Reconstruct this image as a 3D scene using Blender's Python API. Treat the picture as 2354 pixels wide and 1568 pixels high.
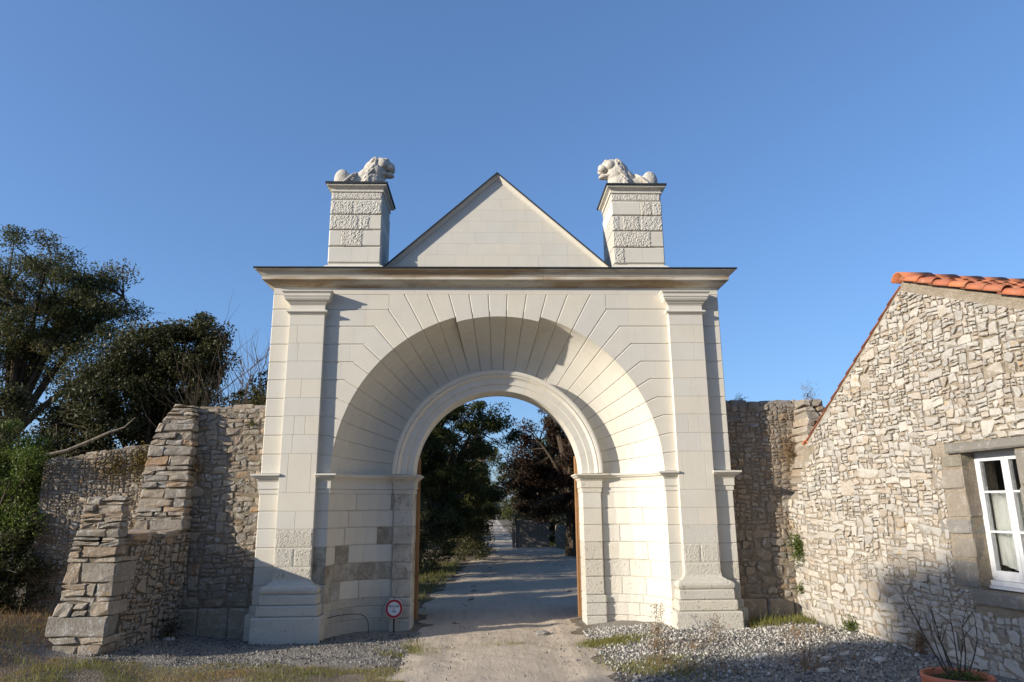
import bpy, bmesh, math, random
import numpy as np
from mathutils import Vector, Matrix
R_ = math.radians
for o in list(bpy.data.objects): bpy.data.objects.remove(o)
scene = bpy.context.scene
COL = scene.collection

# ---------------------------------------------------------------- camera
cd = bpy.data.cameras.new('camera'); cam = bpy.data.objects.new('camera', cd); COL.objects.link(cam)
_r, _u, _f = (0.999438, -0.032284, -0.008975), (0.001336, -0.229234, 0.97337), (0.033482, 0.972836, 0.229062)
CAM = Vector((-0.1493, -10.616, 1.7))
cam.matrix_world = Matrix(((_r[0], _u[0], -_f[0], CAM.x), (_r[1], _u[1], -_f[1], CAM.y), (_r[2], _u[2], -_f[2], CAM.z), (0, 0, 0, 1)))
cd.sensor_fit = 'HORIZONTAL'; cd.sensor_width = 36.0; cd.lens = 1611.6236 / 2354 * 36
cd.clip_start = 0.1; cd.clip_end = 3000
scene.camera = cam
scene.render.resolution_x, scene.render.resolution_y = 1024, 682

# ---------------------------------------------------------------- sky and sun
SUN = Vector((2.55, 1.0, -0.86)).normalized()          # direction the light travels
el = math.asin(-SUN.z); az = math.atan2(-SUN.x, -SUN.y)
w = bpy.data.worlds.new('World'); scene.world = w; w.use_nodes = True
nt = w.node_tree; nt.nodes.clear()
sky = nt.nodes.new('ShaderNodeTexSky'); sky.sky_type = 'NISHITA'; sky.sun_disc = False
sky.sun_elevation = el; sky.sun_rotation = az; sky.air_density = 1.0; sky.dust_density = 1.0; sky.ozone_density = 8.0; sky.altitude = 30
bg = nt.nodes.new('ShaderNodeBackground'); bg.inputs[1].default_value = 0.15
out = nt.nodes.new('ShaderNodeOutputWorld')
gm = nt.nodes.new('ShaderNodeGamma'); gm.inputs[1].default_value = 0.72          # softer sky contrast, as the camera recorded it
tn = nt.nodes.new('ShaderNodeMixRGB'); tn.blend_type = 'MULTIPLY'; tn.inputs[0].default_value = 1.0; tn.inputs[2].default_value = (1.26, 1.24, 1.33, 1)
nt.links.new(sky.outputs[0], gm.inputs[0]); nt.links.new(gm.outputs[0], tn.inputs[1]); nt.links.new(tn.outputs[0], bg.inputs[0]); nt.links.new(bg.outputs[0], out.inputs[0])
sl = bpy.data.lights.new('sun', 'SUN'); sl.energy = 4.5; sl.angle = R_(0.53); sl.color = (1.0, 0.905, 0.765)
so = bpy.data.objects.new('sun', sl); COL.objects.link(so); so.rotation_euler = SUN.to_track_quat('-Z', 'Y').to_euler(); so.location = (-30, -11, 12)
vs = scene.view_settings; vs.view_transform = 'Standard'; vs.look = 'None'; vs.exposure = 0.6; vs.gamma = 1.0
scene.render.engine = 'CYCLES'
try: vs.use_curve_mapping = False
except Exception: pass
# ---------------------------------------------------------------- helpers
rng = random.Random(7)
def ground_z(x, y):
    def ss(a, b, v):
        t = np.clip((v - a) / (b - a), 0, 1); return t * t * (3 - 2 * t)
    x = np.asarray(x, float); y = np.asarray(y, float)
    z = -0.11 * ss(-5.2, -3.6, x) * (1 - ss(0.6, 2.4, x)) * (1 - ss(1.0, 5.0, y))
    z = z + 0.30 * ss(-4.95, -6.6, x) * ss(-4.0, -1.2, y)
    z = z + 0.05 * ss(3.0, 4.4, x) * ss(-2.6, -0.8, y)
    return z
def gz(x, y): return float(ground_z(x, y))

def link(name, me, parent=None):
    o = bpy.data.objects.new(name, me); COL.objects.link(o)
    if parent is not None:
        o.parent = parent; o.matrix_parent_inverse = Matrix.Translation(-WLOC(parent))
    return o
PLOC = {}
def WLOC(o): return PLOC.get(o.name, Vector((0, 0, 0)))
def thing(name, label, cat, loc=(0, 0, 0), group=None):
    o = bpy.data.objects.new(name, None); COL.objects.link(o); o.location = loc
    o.empty_display_size = 0.3; PLOC[o.name] = Vector(loc)
    o['label'] = label; o['category'] = cat
    if group: o['group'] = group
    return o
def tag(o, label=None, cat=None, group=None, kind=None):
    if label: o['label'] = label
    if cat: o['category'] = cat
    if group: o['group'] = group
    if kind: o['kind'] = kind
    return o
def mesh(name, V, F, m, parent=None, smooth=False, rnd=None, old=None):
    """V list/array of points, F list of index lists; rnd / old: per-point floats or one value"""
    me = bpy.data.meshes.new(name)
    me.from_pydata([tuple(v) for v in V], [], [tuple(f) for f in F]); 
    fin(me, m, smooth, rnd, old)
    return link(name, me, parent)
def fin(me, m, smooth=False, rnd=None, old=None):
    me.materials.append(m)
    n = len(me.vertices)
    for nm, val in (('rnd', rnd), ('old', old)):
        if val is None: continue
        a = me.attributes.new(nm, 'FLOAT', 'POINT')
        a.data.foreach_set('value', np.broadcast_to(np.asarray(val, np.float32), (n,)).copy())
    if smooth: me.polygons.foreach_set('use_smooth', [True] * len(me.polygons))
    me.update()
def fast_mesh(name, V, F, m, parent=None, smooth=False, rnd=None):
    """V (n,3) array, F (k,s) int array with s corners per face"""
    me = bpy.data.meshes.new(name)
    V = np.asarray(V, np.float32); F = np.asarray(F, np.int32); k, s = F.shape
    me.vertices.add(len(V)); me.vertices.foreach_set('co', V.ravel())
    me.loops.add(k * s); me.loops.foreach_set('vertex_index', F.ravel())
    me.polygons.add(k); me.polygons.foreach_set('loop_start', np.arange(0, k * s, s, dtype=np.int32))
    me.update(calc_edges=True); fin(me, m, smooth, rnd); me.validate()
    return link(name, me, parent)
class MB:
    """collects pieces into one mesh"""
    def __init__(s): s.V = []; s.F = []; s.r = []; s.o = []
    def add(s, V, F, r=0.5, o=0.0):
        b = len(s.V); s.V += [tuple(v) for v in V]; s.F += [tuple(i + b for i in f) for f in F]; s.r += [r] * len(V); s.o += [o] * len(V)
    def box(s, a, b, r=0.5, o=0.0): s.add(*boxVF(a, b), r, o)
    def build(s, name, m, parent=None, smooth=False): return mesh(name, s.V, s.F, m, parent, smooth, s.r, s.o)
def boxVF(a, b):
    x0, y0, z0 = a; x1, y1, z1 = b
    V = [(x0, y0, z0), (x1, y0, z0), (x1, y1, z0), (x0, y1, z0), (x0, y0, z1), (x1, y0, z1), (x1, y1, z1), (x0, y1, z1)]
    return V, [(0, 3, 2, 1), (4, 5, 6, 7), (0, 1, 5, 4), (1, 2, 6, 5), (2, 3, 7, 6), (3, 0, 4, 7)]
def chamfer_box(a, b, c):
    """box with all edges cut by c (32-ish triangles)"""
    bm = bmesh.new(); V, F = boxVF(a, b); vs_ = [bm.verts.new(v) for v in V]
    for f in F: bm.faces.new([vs_[i] for i in f])
    bmesh.ops.bevel(bm, geom=bm.edges[:], offset=c, segments=1, affect='EDGES', profile=0.5)
    bmesh.ops.recalc_face_normals(bm, faces=bm.faces[:])
    bm.verts.index_update(); VV = [v.co.copy() for v in bm.verts]; FF = [[v.index for v in f.verts] for f in bm.faces]; bm.free()
    return VV, FF
def inset_poly(P, d):
    """inset CCW polygon with one distance per edge (edge i: P[i]->P[i+1])"""
    n = len(P); L = []
    for i in range(n):
        (x0, y0), (x1, y1) = P[i], P[(i + 1) % n]
        l = math.hypot(x1 - x0, y1 - y0) or 1e-9; nx, ny = -(y1 - y0) / l, (x1 - x0) / l
        L.append((nx, ny, nx * x0 + ny * y0 + d[i]))
    Q = []
    for i in range(n):
        a, b = L[i - 1], L[i]; det = a[0] * b[1] - a[1] * b[0]
        if abs(det) < 1e-4: Q.append((P[i][0] + b[0] * d[i], P[i][1] + b[1] * d[i]))
        else: Q.append(((a[2] * b[1] - a[1] * b[2]) / det, (a[0] * b[2] - a[2] * b[0]) / det))
    return Q
GR, CH = 0.0016, 0.011          # half joint and chamfer
def prismVF(P, groove, yf, depth=0.06, chd=0.010, gr=GR, ch=CH):
    """front-facing ashlar (x,z polygon CCW seen from the front) at y=yf, chamfered along grooved edges"""
    n = len(P)
    if isinstance(groove, (bool, int)): groove = [bool(groove)] * n
    d0 = [gr if g else 0.0003 for g in groove]; d1 = [gr + ch if g else 0.0008 for g in groove]
    A = inset_poly(P, d1); B = inset_poly(P, d0)
    V = [(x, yf, z) for x, z in A] + [(x, yf + chd, z) for x, z in B] + [(x, yf + depth, z) for x, z in B]
    F = [list(range(n))]
    for i in range(n):
        j = (i + 1) % n
        F.append([i, i + n, j + n, j]); F.append([i + n, i + 2 * n, j + 2 * n, j + n])
    return V, F
def pock_patch(x0, x1, z0, z1, y, amp, step, r, e=0.012):
    """eroded stone face: uneven little grid laid into a block's front"""
    nx, nz = max(3, int((x1 - x0 - 2 * e) / step)), max(3, int((z1 - z0 - 2 * e) / step)); H = [[r.random() ** 1.5 for _ in range(nx + 1)] for _ in range(nz + 1)]
    for k in range(max(1, nx * nz // 60)):      # deeper pits
        i, j = r.randint(1, nz - 1), r.randint(1, nx - 1); H[i][j] = -1.2
    V = []; F = []
    for i in range(nz + 1):
        for j in range(nx + 1):
            ed = i in (0, nz) or j in (0, nx); V.append((x0 + e + (x1 - x0 - 2 * e) * (j + (0 if ed else r.uniform(-.3, .3))) / nx, y + .003 if ed else y - .002 - amp * H[i][j], z0 + e + (z1 - z0 - 2 * e) * (i + (0 if ed else r.uniform(-.3, .3))) / nz))
    for i in range(nz):
        for j in range(nx): a = i * (nx + 1) + j; F.append((a, a + 1, a + nx + 2, a + nx + 1))
    return V, F
def ccw(P):
    a = sum(P[i][0] * P[(i + 1) % len(P)][1] - P[(i + 1) % len(P)][0] * P[i][1] for i in range(len(P)))
    return P if a > 0 else P[::-1]
def mirror(P, s): return [(s * x, z) for x, z in P] if s > 0 else [(s * x, z) for x, z in P][::-1]
def clip_half(P, nx, ny, c):
    """keep nx*x+ny*y <= c"""
    Q = []; n = len(P)
    for i in range(n):
        a, b = P[i], P[(i + 1) % n]; da = nx * a[0] + ny * a[1] - c; db = nx * b[0] + ny * b[1] - c
        if da <= 0: Q.append(a)
        if (da < 0 < db) or (db < 0 < da):
            t = da / (da - db); Q.append((a[0] + t * (b[0] - a[0]), a[1] + t * (b[1] - a[1])))
    return Q
def sweep(profile, path, closed_ends=True):
    """profile [(out, z)] carried along a plan path [(x, y)]; 'out' is to the right of travel; mitred"""
    n = len(path); offs = []
    for i in range(n):
        def nrm(a, b):
            dx, dy = b[0] - a[0], b[1] - a[1]; l = math.hypot(dx, dy); return (dy / l, -dx / l)
        if i == 0: m = nrm(path[0], path[1])
        elif i == n - 1: m = nrm(path[-2], path[-1])
        else:
            a = nrm(path[i - 1], path[i]); b = nrm(path[i], path[i + 1]); k = 1 + a[0] * b[0] + a[1] * b[1]
            m = ((a[0] + b[0]) / k, (a[1] + b[1]) / k)
        offs.append(m)
    k = len(profile); V = []; F = []
    for (x, y), (mx, my) in zip(path, offs):
        for o, z in profile: V.append((x + mx * o, y + my * o, z))
    for i in range(n - 1):
        for j in range(k - 1):
            a = i * k + j; F.append([a, a + 1, a + k + 1, a + k])
    if closed_ends:
        F.append(list(range(k))[::-1]); F.append([(n - 1) * k + j for j in range(k)])
    return V, F
def tube(pts, rad, sides=6, cap=True):
    V = []; F = []; n = len(pts)
    for i, p in enumerate(pts):
        p = Vector(p); d = (Vector(pts[min(i + 1, n - 1)]) - Vector(pts[max(i - 1, 0)])); d = d.normalized() if d.length > 1e-9 else Vector((0, 0, 1))
        a = d.orthogonal().normalized() if abs(d.z) > 0.98 else d.cross(Vector((0, 0, 1))).normalized(); b = d.cross(a)
        for k in range(sides):
            t = 2 * math.pi * k / sides; V.append(p + (a * math.cos(t) + b * math.sin(t)) * rad[i])
    for i in range(n - 1):
        for k in range(sides):
            k2 = (k + 1) % sides; F.append([i * sides + k, i * sides + k2, (i + 1) * sides + k2, (i + 1) * sides + k])
    if cap: F.append(list(range(sides))[::-1]); F.append([(n - 1) * sides + k for k in range(sides)])
    return V, F

# ---------------------------------------------------------------- materials
class NT:
    def __init__(s, name):
        s.m = bpy.data.materials.new(name); s.m.use_nodes = True; s.t = s.m.node_tree; s.t.nodes.clear()
        s.out = s.t.nodes.new('ShaderNodeOutputMaterial'); s.p = s.n('BsdfPrincipled'); s.t.links.new(s.p.outputs[0], s.out.inputs[0])
        s.pos = s.n('NewGeometry').outputs['Position']
    def n(s, typ, **kw):
        x = s.t.nodes.new('ShaderNode' + typ)
        for k, v in kw.items():
            if hasattr(x, k) and not k[0].isupper(): setattr(x, k, v)
        return x
    def set(s, sock, v):
        if hasattr(v, 'is_output'): s.t.links.new(v, sock)
        elif isinstance(v, (tuple, list)): sock.default_value = tuple(v) + ((1.0,) if len(v) == 3 and len(sock.default_value) == 4 else ())
        else: sock.default_value = v
    def attr(s, name): x = s.n('Attribute'); x.attribute_name = name; return x.outputs['Fac']
    def noise(s, scale, detail=4, rough=0.55, vec=None, dist=0.0):
        x = s.n('TexNoise'); s.set(x.inputs['Vector'], vec if vec is not None else s.pos); x.inputs['Scale'].default_value = scale
        x.inputs['Detail'].default_value = detail; x.inputs['Roughness'].default_value = rough; x.inputs['Distortion'].default_value = dist
        return x.outputs['Fac']
    def voronoi(s, scale, feature='F1', vec=None, out='Distance'):
        x = s.n('TexVoronoi'); x.feature = feature; s.set(x.inputs['Vector'], vec if vec is not None else s.pos); x.inputs['Scale'].default_value = scale
        return x.outputs[out]
    def scaled(s, v, off=(0, 0, 0)):
        x = s.n('Mapping'); s.set(x.inputs['Vector'], s.pos); x.inputs['Scale'].default_value = v; x.inputs['Location'].default_value = off; return x.outputs[0]
    def ramp(s, f, a, b, c0=0.0, c1=1.0):
        x = s.n('MapRange'); x.interpolation_type = 'SMOOTHSTEP'; s.set(x.inputs[0], f)
        for i, v in enumerate((a, b, c0, c1)): s.set(x.inputs[i + 1], v)
        return x.outputs[0]
    def math(s, op, a, b=0.0):
        x = s.n('Math'); x.operation = op; s.set(x.inputs[0], a); s.set(x.inputs[1], b); return x.outputs[0]
    def mix(s, f, a, b, mode='MIX'):
        x = s.n('MixRGB'); x.blend_type = mode; s.set(x.inputs[0], f); s.set(x.inputs[1], a); s.set(x.inputs[2], b); return x.outputs[0]
    def bump(s, h, strength=0.5, dist=0.01, normal=None):
        x = s.n('Bump'); s.set(x.inputs['Height'], h); s.set(x.inputs['Strength'], strength); x.inputs['Distance'].default_value = dist
        if normal is not None: s.set(x.inputs['Normal'], normal)
        return x.outputs[0]
    def done(s, color, rough=0.9, normal=None, spec=0.25):
        s.set(s.p.inputs['Base Color'], color); s.set(s.p.inputs['Roughness'], rough); s.p.inputs['Specular IOR Level'].default_value = spec
        if normal is not None: s.set(s.p.inputs['Normal'], normal)
        return s.m

def limestone(name, ca, cb, stain=0.0):
    t = NT(name); r = t.attr('rnd'); old = t.attr('old')
    col = t.mix(r, ca, cb)
    col = t.mix(t.math('MULTIPLY', t.ramp(t.noise(3.1, 5), 0.35, 0.75), 0.15), col, (0.46, 0.42, 0.34))
    col = t.mix(t.math('MULTIPLY', t.ramp(t.noise(22, 4), 0.3, 0.8), 0.12), col, (0.55, 0.53, 0.49))
    col = t.mix(t.math('MULTIPLY', t.ramp(t.noise(1.0, 5, 0.65, vec=t.scaled((7, 7, .55))), 0.5, 0.8), 0.15), col, (0.45, 0.415, 0.34))
    col = t.mix(t.math('MULTIPLY', t.ramp(t.noise(0.9, 4, 0.6), 0.45, 0.7), 0.14), col, (0.52, 0.50, 0.45))
    # weathered blocks: warm grey crust in patches, darker pits
    crust = t.ramp(t.noise(4.5, 6, 0.65, dist=0.6), 0.3, 0.68)
    dark = t.mix(t.noise(9, 3), (0.29, 0.215, 0.125), (0.29, 0.25, 0.19))
    o1 = t.ramp(old, 0.45, 1.0)
    col = t.mix(t.math('MULTIPLY', t.math('MULTIPLY', crust, o1), 0.92), col, dark)
    pit = t.ramp(t.voronoi(26), 0.05, 0.32)
    n1 = t.noise(48, 6, 0.75); n2 = t.noise(120, 3, 0.7); n0 = t.noise(9, 3)
    deep = t.ramp(t.noise(26, 3, 0.6), 0.63, 0.74)
    h = t.math('ADD', t.math('MULTIPLY', n1, 1.0), t.math('ADD', t.math('MULTIPLY', pit, 0.25), t.math('MULTIPLY', deep, -0.8)))
    rough_amt = t.ramp(old, 0.05, 0.5)
    col = t.mix(t.math('MULTIPLY', t.math('MULTIPLY', deep, rough_amt), 0.6), col, (0.19, 0.165, 0.13))
    bn = t.bump(h, rough_amt, 0.032)
    tool = t.math('ADD', n2, t.math('MULTIPLY', t.noise(1.0, 2, vec=t.scaled((60, 60, 14))), 0.8))
    bn = t.bump(tool, 0.16, 0.004, bn); bn = t.bump(n0, 0.12, 0.01, bn)
    if stain:
        s1 = t.ramp(t.noise(1.0, 5, 0.6, vec=t.scaled((0.7, 1.0, 6.0))), 0.40, 0.62)
        col = t.mix(t.math('MULTIPLY', s1, stain), col, (0.30, 0.20, 0.10))
        s2 = t.ramp(t.noise(1.0, 6, 0.7, vec=t.scaled((1.7, 3.0, 9.0), (7, 0, 3))), 0.54, 0.7)
        col = t.mix(t.math('MULTIPLY', s2, stain * 0.8), col, (0.12, 0.10, 0.075))
    return t.done(col, 0.92, bn, 0.15)
LIME = limestone('limestone', (0.70, 0.65, 0.54), (0.655, 0.63, 0.56))
def carved():
    t = NT('carved_limestone'); n1 = t.noise(1.0, 5, .7, vec=t.scaled((30, 30, 12)), dist=1.2); n2 = t.noise(60, 4, .7)
    col = t.mix(t.math('MULTIPLY', t.ramp(n1, .5, .36), .45), (0.60, 0.56, 0.48), (0.30, 0.27, 0.22)); col = t.mix(t.math('MULTIPLY', t.ramp(t.noise(6, 4), .55, .75), .3), col, (0.38, 0.35, 0.29))  # low parts of the bump coloured darker: shade painted into the hollows
    return t.done(col, .95, t.bump(t.math('ADD', n1, t.math('MULTIPLY', n2, .3)), .9, .022), .1)
CARVED = carved()
LIMECORN = limestone('stained_limestone', (0.62, 0.575, 0.485), (0.57, 0.53, 0.45), 0.8)

def rubble_mat(name, ca, cb, cc, lichen=0.5, orange=0.3, bright=0.0, orange_col=(0.46, 0.25, 0.07)):
    t = NT(name); r = t.attr('rnd')
    col = t.mix(t.ramp(r, 0.0, 0.6), ca, cb); col = t.mix(t.ramp(r, 0.78, 1.0), col, cc); fr_ = t.math('FRACT', t.math('MULTIPLY', r, 7.31)); col = t.mix(t.math('MULTIPLY', t.ramp(fr_, 0.5, 1.0), 0.45), col, (0.44, 0.33, 0.225)); col = t.mix(t.math('MULTIPLY', t.ramp(t.math('FRACT', t.math('MULTIPLY', r, 13.7)), 0.6, 1.0), 0.5), col, (0.25, 0.245, 0.235))
    col = t.mix(t.math('MULTIPLY', t.ramp(t.noise(14, 6, 0.7), 0.35, 0.7), 0.45), col, t.mix(0.5, cb, (0.20, 0.17, 0.135)))
    lf = t.ramp(t.noise(9, 5, 0.7, dist=0.4), 0.5, 0.62); lf2 = t.ramp(t.noise(30, 3), 0.38, 0.6)
    col = t.mix(t.math('MULTIPLY', t.math('MULTIPLY', lf, lf2), lichen), col, (0.52, 0.51, 0.475))
    of = t.math('MULTIPLY', t.ramp(t.noise(2.3, 2), 0.5, 0.62), t.ramp(t.noise(15, 4, 0.65), 0.56, 0.66))
    col = t.mix(t.math('MULTIPLY', of, orange), col, orange_col)
    dk = t.ramp(t.noise(60, 3, 0.7), 0.55, 0.75); col = t.mix(t.math('MULTIPLY', dk, 0.35), col, (0.12, 0.105, 0.085))
    h = t.math('ADD', t.noise(16, 6, 0.68), t.math('MULTIPLY', t.noise(70, 4, 0.7), 0.5))
    return t.done(col, 0.95, t.bump(h, 0.9, 0.022), 0.12)
ST_LEFT = rubble_mat('warm_field_stone', (0.42, 0.355, 0.27), (0.31, 0.275, 0.225), (0.40, 0.26, 0.15), 0.75, 0.5)
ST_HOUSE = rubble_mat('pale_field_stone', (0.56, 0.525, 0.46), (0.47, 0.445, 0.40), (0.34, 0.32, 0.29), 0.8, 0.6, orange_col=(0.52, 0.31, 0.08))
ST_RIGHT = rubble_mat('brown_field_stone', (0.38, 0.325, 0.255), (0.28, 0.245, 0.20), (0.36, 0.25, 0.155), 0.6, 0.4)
ST_DRESS = rubble_mat('grey_dressed_stone', (0.25, 0.23, 0.195), (0.21, 0.20, 0.18), (0.24, 0.215, 0.165), 0.3, 0.25)
def mortar_mat(name, a, b):
    t = NT(name); col = t.mix(t.ramp(t.noise(6, 6, 0.7), 0.3, 0.7), a, b)
    col = t.mix(t.math('MULTIPLY', t.ramp(t.noise(45, 3), 0.5, 0.7), 0.5), col, (0.14, 0.115, 0.085))
    h = t.math('ADD', t.noise(22, 6, 0.7), t.noise(80, 3)); return t.done(col, 1.0, t.bump(h, 0.9, 0.02), 0.05)
MO_LEFT = mortar_mat('earth_mortar', (0.31, 0.26, 0.195), (0.21, 0.175, 0.13))
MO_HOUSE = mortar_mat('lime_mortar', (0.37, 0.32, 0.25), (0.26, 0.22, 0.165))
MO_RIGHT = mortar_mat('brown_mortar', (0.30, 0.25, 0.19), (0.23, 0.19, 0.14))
def plain(name, c, rough=0.6, nscale=20, var=0.25, bumpv=0.2, spec=0.3, c2=None):
    t = NT(name); f = t.noise(nscale, 5, 0.6)
    col = t.mix(t.math('MULTIPLY', t.ramp(f, 0.3, 0.75), var if c2 is None else 1.0), c, c2 or tuple(v * 0.55 for v in c))
    return t.done(col, rough, t.bump(f, bumpv, 0.006), spec)
SLATE = plain('slate', (0.045, 0.05, 0.055), 0.5, 12, 0.4, 0.3)
def tile_mat():
    t = NT('terracotta_tile'); r = t.attr('rnd')
    col = t.mix(r, (0.58, 0.20, 0.085), (0.40, 0.125, 0.065)); col = t.mix(t.math('MULTIPLY', t.ramp(t.noise(9, 6, 0.75), 0.4, 0.7), 0.65), col, (0.24, 0.13, 0.085)); col = t.mix(t.math('MULTIPLY', t.ramp(t.noise(22, 4, 0.7), 0.58, 0.68), 0.6), col, (0.36, 0.33, 0.24))
    return t.done(col, 0.75, t.bump(t.noise(50, 4), 0.25, 0.006), 0.25)
TILE = tile_mat()
TILEDARK = plain('old_verge_tile', (0.24, 0.085, 0.05), 0.8, 14, 0.6, 0.3)
def wood_mat(name, a, b):
    t = NT(name); g = t.noise(1.0, 6, 0.65, vec=t.scaled((38, 38, 1.6))); col = t.mix(t.ramp(g, 0.3, 0.7), a, b)
    return t.done(col, 0.75, t.bump(g, 0.4, 0.004), 0.2)
WOOD = wood_mat('oak_board', (0.42, 0.24, 0.12), (0.30, 0.16, 0.075))
WOODGREY = wood_mat('grey_weathered_board', (0.24, 0.22, 0.19), (0.15, 0.135, 0.115))
WHITEPAINT = plain('white_window_paint', (0.60, 0.61, 0.62), 0.55, 14, 0.3, 0.3)
def glass_mat():
    t = NT('window_glass'); t.p.inputs['Base Color'].default_value = (0.9, 0.93, 0.93, 1); t.p.inputs['Roughness'].default_value = 0.03
    t.p.inputs['IOR'].default_value = 1.45; t.p.inputs['Transmission Weight'].default_value = 1.0; return t.m
GLASS = glass_mat()
CURTAIN = plain('net_curtain', (0.66, 0.65, 0.60), 0.9, 8, 0.15, 0.2)
ROOM = plain('dark_room', (0.20, 0.12, 0.06), 0.9, 4, 0.5, 0.1)
IRON = plain('black_iron', (0.02, 0.02, 0.022), 0.5, 30, 0.3, 0.1)
SIGNWHITE = plain('sign_white', (0.72, 0.74, 0.76), 0.45, 18, 0.12, 0.05)
SIGNRED = plain('sign_red', (0.42, 0.02, 0.03), 0.45, 18, 0.2, 0.05)
SIGNBLACK = plain('sign_black', (0.02, 0.025, 0.03), 0.5, 18, 0.1, 0.05)
POT = plain('terracotta_pot', (0.55, 0.17, 0.09), 0.75, 9, 0.3, 0.15)
SOIL = plain('potting_soil', (0.05, 0.038, 0.026), 1.0, 40, 0.5, 0.8)
def bark_mat(name, a, b):
    t = NT(name); f = t.noise(1.0, 6, 0.7, vec=t.scaled((20, 20, 5))); return t.done(t.mix(t.ramp(f, 0.3, 0.7), a, b), 0.95, t.bump(f, 0.8, 0.02), 0.1)
BARK = bark_mat('bark', (0.115, 0.09, 0.066), (0.055, 0.044, 0.034))
BARKPALE = bark_mat('pale_bark', (0.27, 0.235, 0.18), (0.15, 0.125, 0.095))
TWIG = bark_mat('twig_bark', (0.12, 0.095, 0.07), (0.07, 0.055, 0.042))
def leaf_mat(name, a, b, c, trans=0.35, rough=0.5):
    t = NT(name); r = t.attr('rnd'); col = t.mix(t.ramp(r, 0.0, 0.65), a, b); col = t.mix(t.ramp(r, 0.8, 1.0), col, c)
    t.done(col, rough, None, 0.2)
    tr = t.n('BsdfTranslucent'); t.set(tr.inputs['Color'], col); mx = t.n('MixShader'); mx.inputs[0].default_value = trans
    t.t.links.new(t.p.outputs[0], mx.inputs[1]); t.t.links.new(tr.outputs[0], mx.inputs[2]); t.t.links.new(mx.outputs[0], t.out.inputs[0])
    return t.m
LF_ACACIA = leaf_mat('acacia_leaf', (0.055, 0.07, 0.026), (0.095, 0.10, 0.038), (0.19, 0.13, 0.065), 0.4)
LF_EVERG = leaf_mat('evergreen_leaf', (0.035, 0.042, 0.016), (0.07, 0.072, 0.028), (0.17, 0.15, 0.085), 0.25, 0.5)
LF_GREEN = leaf_mat('shrub_leaf', (0.06, 0.095, 0.02), (0.11, 0.15, 0.03), (0.19, 0.20, 0.05))
LF_ARCH = leaf_mat('hedge_tree_leaf', (0.035, 0.048, 0.015), (0.07, 0.08, 0.022), (0.16, 0.125, 0.035), 0.3)
LF_COPPER = leaf_mat('copper_leaf', (0.03, 0.02, 0.012), (0.05, 0.028, 0.016), (0.12, 0.06, 0.022), 0.25)
LF_GRASS = leaf_mat('grass_blade', (0.15, 0.17, 0.04), (0.27, 0.24, 0.075), (0.36, 0.205, 0.10), 0.3, 0.6)
LF_DRY = leaf_mat('dry_weed', (0.20, 0.125, 0.06), (0.28, 0.20, 0.105), (0.30, 0.13, 0.065), 0.3, 0.7)
MOSS = leaf_mat('moss', (0.13, 0.105, 0.03), (0.17, 0.12, 0.035), (0.22, 0.14, 0.05), 0.1, 0.9)
def path_mat():
    t = NT('sandy_track'); col = t.mix(t.ramp(t.noise(1.6, 6, 0.65), 0.3, 0.7), (0.56, 0.475, 0.37), (0.49, 0.41, 0.32))
    tr = t.noise(1.0, 4, 0.6, vec=t.scaled((9, 0.8, 1))); col = t.mix(t.math('MULTIPLY', t.ramp(tr, 0.45, 0.75), 0.35), col, (0.32, 0.27, 0.205))
    col = t.mix(t.math('MULTIPLY', t.ramp(t.noise(26, 4, 0.7), 0.6, 0.75), 0.5), col, (0.22, 0.18, 0.135))
    h = t.math('ADD', t.math('ADD', t.noise(30, 6, 0.75), t.math('MULTIPLY', tr, 0.8)), t.noise(5, 3)); return t.done(col, 1.0, t.bump(h, 0.6, 0.03), 0.05)
PATH = path_mat()
def pebble_mat():
    t = NT('gravel_stone'); r = t.attr('rnd'); col = t.mix(t.ramp(r, 0.0, 0.55), (0.11, 0.107, 0.10), (0.27, 0.255, 0.23)); col = t.mix(t.ramp(r, 0.6, 0.9), col, (0.52, 0.50, 0.45)); col = t.mix(t.ramp(r, 0.95, 1.0), col, (0.34, 0.20, 0.13))
    return t.done(col, 0.95, t.bump(t.noise(90, 3), 0.4, 0.005), 0.1)
PEBBLE = pebble_mat()
# ---------------------------------------------------------------- the stone gateway
gate = thing('stone_gateway', 'restored pale limestone gateway with deep round arch, pediment and two piers', 'gateway', (0, 0, 0))
W, RA, ZS = 3.506, 2.4914, 2.183           # half width, outer arch radius, springing
PI_, PO, PP = 2.676, 3.2095, 0.085         # pilaster inner, outer, projection
RI, ND = 1.65, 0.77                        # niche end radius and depth
OPEN = 1.335                               # half opening
CZ = [2.19, 2.476, 2.756, 3.036, 3.31, 3.594, 3.871, 4.151, 4.435, 4.712, 4.957]
LZ = [-0.25, 0.06, 0.24, 0.36, 0.626, 0.877, 1.141, 1.403, 1.654, 1.908]      # courses below the impost
def niche_r(t): return RI + (RA - RI) * math.cos(t), ND * math.sin(t)
AJ = 180.0 / 29
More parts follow.
